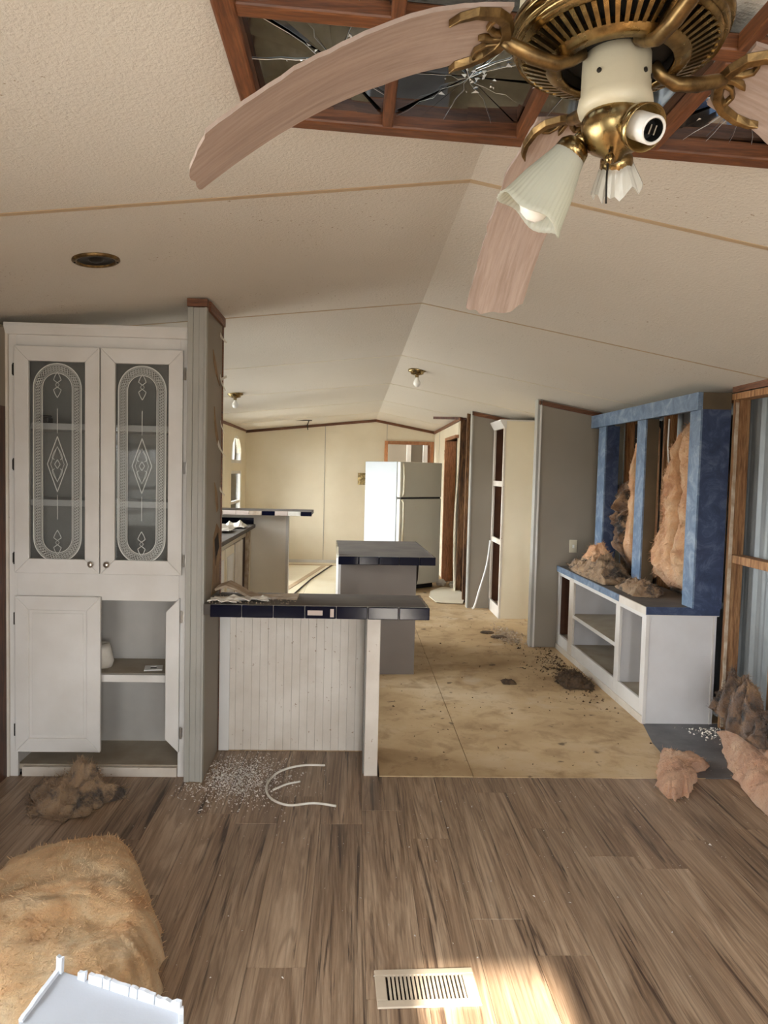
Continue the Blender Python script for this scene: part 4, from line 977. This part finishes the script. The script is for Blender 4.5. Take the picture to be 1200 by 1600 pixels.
def blade(az, droop, twist, seed, L0=.185, L1=.595, wd=.066):
    rn = random.Random(seed); ca, sa = math.cos(az), math.sin(az)
    def P(r, s, dz):
        t = max(0, (r-L0)/(L1-L0)); z = 2.168-droop*(.35*t+.65*t*t)+s*twist+dz
        return Vector((FX+ca*r-sa*s, FY+sa*r+ca*s, z))
    nu, nv = 28, 9; top, bot = [], []
    for i in range(nu+1):
        t = i/nu; r = L0+(L1-L0)*t
        wv = wd*(.80+.20*min(1, t*3))
        if t > .95: wv *= 1-.12*((t-.95)/.05)**2
        ragL = .0025*noise.noise(Vector((t*9, seed, 0)))+rn.uniform(-.0004, .0004); ragR = .004*noise.noise(Vector((t*8, seed, 5)))+rn.uniform(-.0008, .0008)*(1+2*(t > .5))
        for j in range(nv):
            s = -1+2*j/(nv-1); e = ragL if j == 0 else ragR if j == nv-1 else 0
            rr = r+(rn.uniform(-.006, .006) if i == nu else 0)-(.014*abs(s)**3 if i == nu else 0)
            top.append(P(rr, s*wv+e, .003)); bot.append(P(rr, s*wv+e, -.003))
    n = len(top); fs = []
    for i in range(nu):
        for j in range(nv-1):
            a = i*nv+j; fs += [(a, a+nv, a+nv+1, a+1), (n+a, n+a+1, n+a+nv+1, n+a+nv)]
    for i in range(nu):
        a = i*nv; fs.append((a, n+a, n+a+nv, a+nv)); a = i*nv+nv-1; fs.append((a, a+nv, n+a+nv, n+a))
    for j in range(nv-1):
        fs.append((j, j+1, n+j+1, n+j)); a = nu*nv+j; fs.append((a, n+a, n+a+1, a+1))
    mb = MB().add(top+bot, fs)
    # local frame so that the grain runs along the blade
    inv = Matrix.Rotation(-az, 4, 'Z') @ Matrix.Translation((-FX, -FY, -2.5))
    mb.xf(inv); o = mb.build('blade', 'blade_wood', fan, local=True); o.rotation_euler = (0, 0, az)
    def Q(r, s, dz): return P(r, s, dz)
    def ribbon(pts, th=.007, zo=-.0035):
        up, dn = [], []
        for k, (r, s_, w_) in enumerate(pts):
            a, b = pts[max(k-1, 0)], pts[min(k+1, len(pts)-1)]; dr_, ds = b[0]-a[0], b[1]-a[1]; ln = math.hypot(dr_, ds) or 1; nx, ny = -ds/ln*w_/2, dr_/ln*w_/2
            for sg in (1, -1): up.append(Q(r+nx*sg, s_+ny*sg, zo)); dn.append(Q(r+nx*sg*.6, s_+ny*sg*.6, zo-th))
        n = len(pts); vs = up+dn; o2 = 2*n; fs = []
        for k in range(n-1):
            a = 2*k; fs += [(a, a+1, a+3, a+2), (o2+a, o2+a+2, o2+a+3, o2+a+1), (a, a+2, o2+a+2, o2+a), (a+1, o2+a+1, o2+a+3, a+3)]
        fs += [(0, o2, o2+1, 1), (2*n-2, 2*n-1, o2+2*n-1, o2+2*n-2)]
        return MB().add(vs, fs)
    ir = MB(); ir.tube([Q(.056, 0, -.004), Q(.070, 0, -.016), Q(.095, 0, -.026), Q(.130, 0, -.022), Q(.165, 0, -.012), Q(.176, 0, -.008)], [.011, .009, .010, .011, .010, .008], 10)
    iron = ir.build('blade_iron', 'old_brass', fan, smooth=True)
    ribbon([(.232, -.060, .003), (.226, -.052, .012), (.206, -.047, .016), (.188, -.034, .019), (.177, -.015, .021), (.174, 0, .022), (.177, .015, .021), (.188, .034, .019), (.206, .047, .016), (.235, .053, .014), (.258, .050, .010), (.270, .043, .003)], .010).build('iron_crescent', 'old_brass', iron, bev=.002)
    for sg in (1, -1):
        ribbon([(.180, sg*.008, .010), (.196, sg*.012, .009), (.207, sg*.022, .008), (.206, sg*.033, .008), (.200, sg*.041, .008)], .008).build('iron_scroll', 'old_brass', iron, bev=.0015)
    ribbon([(.178, 0, .014), (.192, 0, .010), (.206, .002, .010), (.214, .004, .003)], .008).build('iron_tongue', 'old_brass', iron, bev=.0015)
blade(math.radians(193), .235, .12, 1, L1=.585); blade(math.radians(95.5), .235, -.12, 2, L1=.60, wd=.064); blade(math.radians(10), .22, -.30, 3); blade(math.radians(283), .20, .12, 4)

# ---- flush lights, speaker, wire, hanging lath
for x, y, lab in ((.528, 6.40, 'small brass ceiling light with bare bulb right of the ridge'), (-1.19, 7.40, 'small brass ceiling light half hidden by the grey stub wall')):
    z = ceil_z(x, y); t = thing('ceiling_light', lab, 'ceiling light', (x, y, z), group='brass ceiling lights')
    MB().lathe([(.0, z+.005), (.078, z+.005), (.080, z-.012), (.058, z-.022), (.054, z-.036), (.030, z-.045), (.0, z-.046)], 28, Matrix.Translation((x, y, 0))).build('brass_base', 'brass', t, smooth=True)
    MB().lathe([(.016, z-.045), (.016, z-.065)], 14, Matrix.Translation((x, y, 0))).build('socket', 'brass', t, smooth=True)
    MB().lathe([(.013, z-.063), (.018, z-.08), (.030, z-.105), (.030, z-.122), (.018, z-.142), (.0, z-.147)], 20, Matrix.Translation((x, y, 0))).build('light_bulb', 'bulb', t, smooth=True)
x, y = -1.012, 2.935; z = ceil_z(x, y)
sp = thing('ceiling_speaker', 'round brass rimmed speaker recessed in the ceiling above the hutch', 'speaker', (x, y, z))
tm = Matrix.Translation((x, y, z)) @ Matrix.Rotation(-math.atan(.11), 4, 'Y')
MB().lathe([(.088, .001), (.089, -.006), (.080, -.011), (.071, -.009), (.068, .0)], 48, tm).build('rim', 'old_brass', sp, smooth=True)
MB().lathe([(.069, -.002), (.062, -.006), (.058, -.003), (.034, .006) if False else (.034, -.0015), (.026, -.001), (.024, -.007), (.014, -.011), (.0, -.012)], 40, tm).build('cone', 'dark_metal', sp, smooth=True)
for a in (.3, 3.4): MB().lathe([(0, -.0145), (.004, -.013), (.004, -.010)], 10, tm @ Matrix.Translation((.078*math.cos(a), .078*math.sin(a), 0))).build('screw', 'black_paint', sp)
x, y = -.77, 11.25; z = ceil_z(x, y)
wi = thing('hanging_wire', 'thin dark wire dangling from the far ceiling', 'wire', (x, y, z))
B(x-.16, x+.12, y-.01, y+.01, z-.014, z).build('ceiling_clip', 'dark_metal', wi); MB().tube([(x+.08, y, z), (x+.05, y, z-.08), (x+.06, y, z-.15)], .008, 6).build('wire', 'dark_metal', wi)
MB_l = MB().prism([(1.02, 9.62, 2.262), (1.40, 9.30, 2.242), (1.40, 9.30, 2.275), (1.02, 9.62, 2.295)], (.012, .015, 0))
one(MB_l, 'loose_lath', 'dark_wood', 'dark loose lath strip hanging at the hall ceiling', 'lath', (1.2, 9.45, 2.28))

# ================================================================== INSULATION AND DEBRIS
LOC = lambda pts, o: [(a-o[0], b-o[1]) for a, b in pts]
# big golden batt, lower left
o = (-.86, 2.30)
big = LOC([(-1.30, 2.74), (-1.12, 2.86), (-.99, 2.98), (-.90, 2.94), (-.80, 2.80), (-.70, 2.60), (-.62, 2.42), (-.56, 2.22), (-.52, 2.02), (-.56, 1.80), (-.70, 1.66), (-.90, 1.70), (-1.05, 1.90), (-1.16, 2.16), (-1.36, 2.40)], o)
fluff_thing('insulation_batt', 'batt_gold', 'large golden fibreglass batt on the plank floor at lower left', 'insulation', (o[0], o[1], .002), big, .20, rings=30, seg=140, amp=.024, freq=6, p=6.0, seed=3, fibres=2200, flen=.024, fjit=.35, group='loose fibreglass pieces', hfun=lambda x, y: .85+.3*noise.noise(Vector((x*3, y*3, 1)))+.25*max(0, x+.1))
# torn white foam sheet resting on it
ft = thing('foam_sheet', 'torn white foam tray with jagged edge resting on the golden batt', 'foam sheet', (-.56, 1.75, .27))
fz = lambda x, y: .283+.10*(y-1.72)-.03*(x+.55)
outl = [(-.772, 1.42), (-.742, 1.66), (-.715, 1.815), (-.38, 1.700), (-.335, 1.50), (-.335, 1.36)]
MB().add([(x, y, fz(x, y)) for x, y in outl]+[(x, y, fz(x, y)-.014) for x, y in outl], [tuple(range(5, -1, -1))[::-1], tuple(range(11, 5, -1))]+[(i, 6+i, 6+(i+1) % 6, (i+1) % 6) for i in range(6)]).build('sheet', 'foam_face', ft)
def lip(a, b, h0, h1, wob, seed):
    rn = random.Random(seed); A, Bq = Vector((*a, 0)), Vector((*b, 0)); d = Bq-A; nn = max(2, int(d.length/.012)); nr = Vector((d.y, -d.x, 0)).normalized()*-.010
    lo, hi = [], []; h = rn.uniform(h0, h1)
    for k in range(nn+1):
        q = A+d*k/nn
        if k % 4 == 0: h = rn.uniform(h0, h1)
        z = fz(q.x, q.y); lo.append(Vector((q.x, q.y, z-.012))); hi.append(Vector((q.x, q.y, z+h+rn.uniform(-wob, wob)))+nr*.3)
    vs = lo+hi+[p-nr for p in lo]+[p-nr for p in hi]; m = nn+1; fs = []
    for k in range(nn): fs += [(k, k+1, m+k+1, m+k), (2*m+k, 3*m+k, 3*m+k+1, 2*m+k+1), (m+k, m+k+1, 3*m+k+1, 3*m+k)]
    fs += [(0, m, 3*m, 2*m), (nn, 2*m+nn, 3*m+nn, m+nn)]
    return MB().add(vs, fs)
lip((-.715, 1.815), (-.70, 1.81), .03, .04, .004, 1).build('torn_lip', 'foam_white', ft)
lip((-.655, 1.795), (-.635, 1.788), .012, .02, .004, 2).build('torn_lip', 'foam_white', ft)
for k, (t0, t1) in enumerate(((.27, .385), (.39, .445), (.45, .60), (.605, .665), (.67, .80), (.805, 1.0))):
    p0 = Vector((-.715, 1.815)).lerp(Vector((-.38, 1.700)), t0); p1 = Vector((-.715, 1.815)).lerp(Vector((-.38, 1.700)), t1-.006)
    lip(tuple(p0), tuple(p1), .018, .024, .002, 10+k).build('torn_lip', 'foam_white', ft)
lip((-.38, 1.70), (-.335, 1.50), .006, .014, .002, 20).build('torn_lip', 'foam_white', ft)
lip((-.742, 1.66), (-.715, 1.812), .006, .010, .001, 22).build('torn_lip', 'foam_white', ft)
# brown wad under the hutch
o = (-1.24, 3.42)
fluff_thing('insulation_wad', 'batt_tan', 'brown scorched insulation wad lying before the white hutch', 'insulation', (o[0], o[1], .002), LOC([(-1.43, 3.26), (-1.28, 3.20), (-1.16, 3.24), (-1.14, 3.36), (-1.02, 3.44), (-1.08, 3.50), (-1.20, 3.55), (-1.26, 3.60), (-1.36, 3.54), (-1.47, 3.46), (-1.46, 3.36)], o), .12, rings=20, seg=110, amp=.07, freq=11, p=2, seed=8, fibres=900, flen=.05, group='loose fibreglass pieces', ragged=.15,
            hfun=lambda x, y: .4+1.1*math.exp(-((x+.06)**2+(y-.10)**2)/.012)+.5*math.exp(-((x-.05)**2+(y+.03)**2)/.01))
# rose piece on the right of the floor
o = (1.72, 3.70)
fluff_thing('insulation_scrap', 'batt_rose', 'small rose coloured insulation scrap where planks meet the grey vinyl', 'insulation', (o[0], o[1], .003), LOC([(1.78, 4.02), (1.90, 3.98), (1.97, 3.86), (1.93, 3.80), (1.82, 3.76), (1.82, 3.68), (1.76, 3.60), (1.72, 3.52), (1.64, 3.46), (1.56, 3.44), (1.56, 3.55), (1.62, 3.72), (1.70, 3.88)], o), .075, rings=18, seg=110, amp=.03, freq=14, p=5, seed=12, fibres=350, flen=.03, group='loose fibreglass pieces', ragged=.30)
# heap at the right edge
o = (2.16, 3.72)
fluff_thing('insulation_heap', 'batt_rose', 'large pinkish insulation batt slumped at the right edge under the siding', 'insulation', (o[0], o[1], .003), LOC([(2.27, 4.34), (2.22, 4.20), (2.12, 3.98), (2.03, 3.70), (1.97, 3.42), (1.95, 3.15), (2.10, 3.0), (2.26, 3.0), (2.27, 3.4), (2.27, 3.8), (2.28, 4.1)], o), .26, rings=22, seg=110, amp=.05, freq=8, p=3.0, seed=15, fibres=800, flen=.05, group='loose fibreglass pieces', hfun=lambda x, y: .55+.35*max(0, x*5))
fluff_thing('insulation_clump', 'batt_scorched', 'charred insulation clump on the pinkish batt beside the wall studs', 'insulation', (2.24, 4.0, .18), [(-.12, -.36), (.0, -.38), (.01, 0), (.01, .22), (-.03, .26), (-.07, .12), (-.12, -.1)], .24, rings=26, seg=130, amp=.16, freq=13, p=2.2, seed=18, fibres=2600, flen=.05, group='loose fibreglass pieces', ragged=.2)
# batts standing in the stripped wall bays (u along the wall, v up, bulging into the room)
U_, V_, N_ = (0, 1, 0), (0, 0, 1), (-1, 0, 0)
fluff_thing('wall_batt', 'batt_pink', 'tall pink insulation batt bulging between middle and near blue posts', 'insulation', (2.42, 5.02, .76), [(-.36, 0), (.0, -.0), (.30, .02), (.33, .16), (.32, .34), (.27, .55), (.22, .75), (.16, 1.0), (.08, 1.2), (-.05, 1.25), (-.22, 1.24), (-.35, 1.2), (-.37, .8), (-.37, .4)], .27, u=U_, v=V_, n=N_, rings=34, seg=150, amp=.045, freq=8, p=6, seed=23, fibres=2600, flen=.05, group='wall insulation batts',
            hfun=lambda a, b: .80+.4*max(0, 1-b/.5)-.45*math.exp(-((a+.06-.10*(b-.6))/.035)**2)*(1 if .25 < b < 1.1 else 0))
fluff_thing('wall_batt', 'batt_pink', 'narrow peach insulation strip beside the middle blue post', 'insulation', (2.42, 5.86, .76), [(-.12, 0), (.10, .0), (.09, .2), (.03, .42), (.0, .7), (-.01, 1.0), (-.03, 1.22), (-.10, 1.22), (-.12, .6)], .20, u=U_, v=V_, n=N_, rings=20, seg=90, amp=.03, freq=9, p=6, seed=27, fibres=500, flen=.04, group='wall insulation batts')
fluff_thing('wall_batt', 'batt_scorched', 'dark burnt insulation strip near the far blue post', 'insulation', (2.42, 6.14, .76), [(-.12, 0), (.14, .0), (.15, .35), (.10, .55), (.15, .75), (.12, .85), (-.02, .80), (-.08, .5), (-.12, .3)], .20, u=U_, v=V_, n=N_, rings=20, seg=90, amp=.09, freq=10, p=2.5, seed=31, fibres=500, flen=.045, group='wall insulation batts')
B(2.405, 2.428, 5.78, 6.26, .2, 2.02).build('burnt_sheathing', 'dark_hole', wr)
one(MB().tube([(2.30, 5.33, 2.0), (2.29, 5.31, 1.8), (2.30, 5.28, 1.55)], .006, 6), 'bay_wire', 'plastic_white', 'white cable hanging in the bay by the middle blue post', 'cable', (2.30, 5.3, 2.0))
# heaps on the blue cabinet top
fluff_thing('insulation_heap', 'batt_tan', 'larger tan insulation heap piled on the far end of the blue cabinet top', 'insulation', (2.01, 5.92, .7535), [(-.12, -.50), (.02, -.52), (.07, -.42), (.20, -.26), (.22, .0), (.16, .20), (.07, .30), (.05, .50), (-.08, .54), (-.13, .30), (-.14, 0)], .15, rings=22, seg=120, amp=.08, freq=11, p=2.0, seed=35, fibres=1500, flen=.06, group='loose fibreglass pieces', ragged=.12)
fluff_thing('insulation_heap', 'batt_tan', 'smaller tan insulation heap on the blue cabinet top near middle', 'insulation', (2.03, 5.13, .7535), [(-.10, -.22), (.05, -.26), (.14, -.12), (.13, .12), (.02, .22), (-.09, .18)], .08, rings=16, seg=90, amp=.05, freq=14, p=2.0, seed=37, fibres=700, flen=.05, group='loose fibreglass pieces', ragged=.12)
fluff_thing('insulation_tuft', 'batt_pink', 'pink insulation tuft leaning on the heap beside the far blue post', 'insulation', (2.03, 5.98, .88), [(-.10, -.16), (.06, -.18), (.10, .0), (.06, .16), (-.08, .14)], .12, rings=14, seg=80, amp=.05, freq=13, p=2.2, seed=39, fibres=400, flen=.05, group='loose fibreglass pieces')
# dirt on the subfloor
fluff_thing('dirt_clump', 'dirt', 'matted dark debris clump at the foot of the white cabinet', 'debris', (1.70, 5.40, .005), [(-.12, -.14), (.10, -.16), (.11, .05), (.09, .22), (-.05, .24), (-.13, .08)], .07, rings=14, seg=80, amp=.05, freq=16, p=2, seed=41, fibres=700, flen=.05)
fluff_thing('dirt_clump', 'dirt', 'small round dark clump alone on the stained subfloor', 'debris', (1.197, 5.41, .004), [(-.05, -.05), (.05, -.05), (.05, .05), (-.05, .05)], .025, rings=8, seg=40, amp=.012, freq=24, p=2, seed=43, fibres=60, flen=.02)
for i, (x, y, a, b, lab) in enumerate(((1.345, 7.12, .07, .045, 'dark flat lid left of the pair by the grey partition'), (1.42, 6.92, .08, .05, 'dark flat lid right of the pair near grey partition'))):
    one(MB().lathe([(0, .012), (.8, .013), (1, .006), (.96, 0), (0, 0)], 24, Matrix.Translation((x, y, .005)) @ Matrix.Diagonal((a, b, 1, 1))), 'flat_lid', 'dirt', lab, 'debris', (x, y, .005), smooth=True)
rp = random.Random(77)
def scat(n, fx, fy, z=.005): return [(fx(), fy(), z) for _ in range(n)]
crumbs('dirt_crumbs', 'dirt', 'dark crumbs strewn along the foot of the white cabinet', 'debris', (1.7, 5.8, .004), scat(700, lambda: 1.80-abs(rp.gauss(0, .14)), lambda: rp.gauss(5.75, .38)), .004, .016, 51)
crumbs('straw_litter', 'torn_card', 'tan straw litter beside the grey partition on the subfloor', 'debris', (1.55, 6.9, .004), scat(500, lambda: rp.gauss(1.52, .07), lambda: rp.gauss(6.95, .18)), .006, .02, 52)
crumbs('floor_specks', 'dirt', 'dark specks scattered over the stained kitchen subfloor', 'debris', (1.0, 5.2, .004), scat(220, lambda: rp.uniform(.2, 1.8), lambda: rp.uniform(3.8, 8.0)), .003, .010, 53)
def gp(): return (-.56+rp.gauss(0, .13), 3.66+rp.gauss(0, .14))
gl = []
while len(gl) < 2600:
    x, y = gp()
    if x > -.715 and y < 4.03 or (y < 3.60 and x > -.86): gl.append((x, y, .0008))
crumbs('glass_crumbs', 'crumb', 'spill of pale broken glass crumbs on planks beside the stub wall', 'broken glass', (-.5, 3.6, 0), gl, .0026, .0075, 54)
crumbs('floor_crumbs', 'crumb', 'pale crumbs sprinkled across the brown plank floor', 'debris', (.3, 2.9, 0), scat(330, lambda: rp.uniform(-1.1, 2.2), lambda: 3.66-abs(rp.gauss(0, .7)), .0008), .0022, .0055, 55)
crumbs('plaster_crumbs', 'paper', 'white plaster crumbs on grey vinyl by the wall stud', 'debris', (2.2, 4.3, .003), scat(160, lambda: 2.33-abs(rp.gauss(0, .10)), lambda: 4.46-abs(rp.gauss(0, .14)), .003), .004, .014, 56)
one(MB().tube(smooth_path([(-.118, 3.823, .008), (-.245, 3.813, .010), (-.354, 3.721, .012), (-.395, 3.567, .012), (-.363, 3.426, .012), (-.271, 3.348, .012), (-.154, 3.375, .010), (-.049, 3.35, .008)]), .0058, 8), 'gasket_strip', 'paper', 'curved pale gasket strip lying before the beadboard counter', 'strip', (-.25, 3.55, 0), smooth=True)
one(MB().tube(smooth_path([(-.36, 3.52, .007), (-.30, 3.58, .010), (-.235, 3.62, .007)]), .005, 8), 'gasket_scrap', 'paper', 'short pale strip inside the curved gasket on floor', 'strip', (-.30, 3.57, 0), smooth=True)
# fallen wall panel and rubbish at the hall
mb = MB().prism([(1.02, 9.40, .03), (1.20, 9.62, .05), (1.38, 9.45, .06), (1.42, 9.0, .045), (1.33, 8.66, .012), (1.02, 8.72, .012), (.97, 9.05, .02)], (0, 0, .010))
one(mb, 'fallen_panel', 'cream_panel', 'fallen cream wall panel lying at the foot of the scorched bay', 'panel', (1.2, 9.0, .01))
for i, (x, y, r_, lab) in enumerate(((1.24, 10.1, .07, 'white crumpled rubbish lump beside the refrigerator foot'), (1.40, 10.0, .06, 'pale crumpled rubbish lump in the hall doorway'))):
    mb = MB().lathe([(0, 0), (r_*.8, .0), (r_, r_*.6), (r_*.7, r_*1.2), (0, r_*1.4)], 16, Matrix.Translation((x, y, .004)))
    mb.v = [(a+.25*r_*noise.noise(Vector((a*25, b*25, c*25))), b+.25*r_*noise.noise(Vector((b*25, c*25, a*25))), c) for a, b, c in mb.v]
    one(mb, 'rubbish_lump', 'paper', lab, 'rubbish', (x, y, .004), smooth=False)
# ---- floor register
fv = thing('floor_register', 'beige metal floor vent register set in the plank floor', 'vent', (.255, 2.148, 0), rz=.035, local=True)
for q in ((-.155, .155, -.082, -.052), (-.155, .155, .054, .082), (-.155, -.122, -.052, .054), (.118, .155, -.052, .054)): B(*q, .0005, .007).build('face_plate', 'beige_metal', fv, bev=.0025, local=True)
B(-.122, .118, -.052, .054, .0004, .0012).build('duct', 'dark_hole', fv, local=True)
for k in range(19):
    x = -.118+.0124*(k+.5); B(x-.0034, x+.0034, -.052, .054, .0015, .0066).build('slat', 'beige_metal', fv, local=True)
B(-.122, .118, -.003, .003, .0012, .003).build('damper_bar', 'dark_metal', fv, local=True)
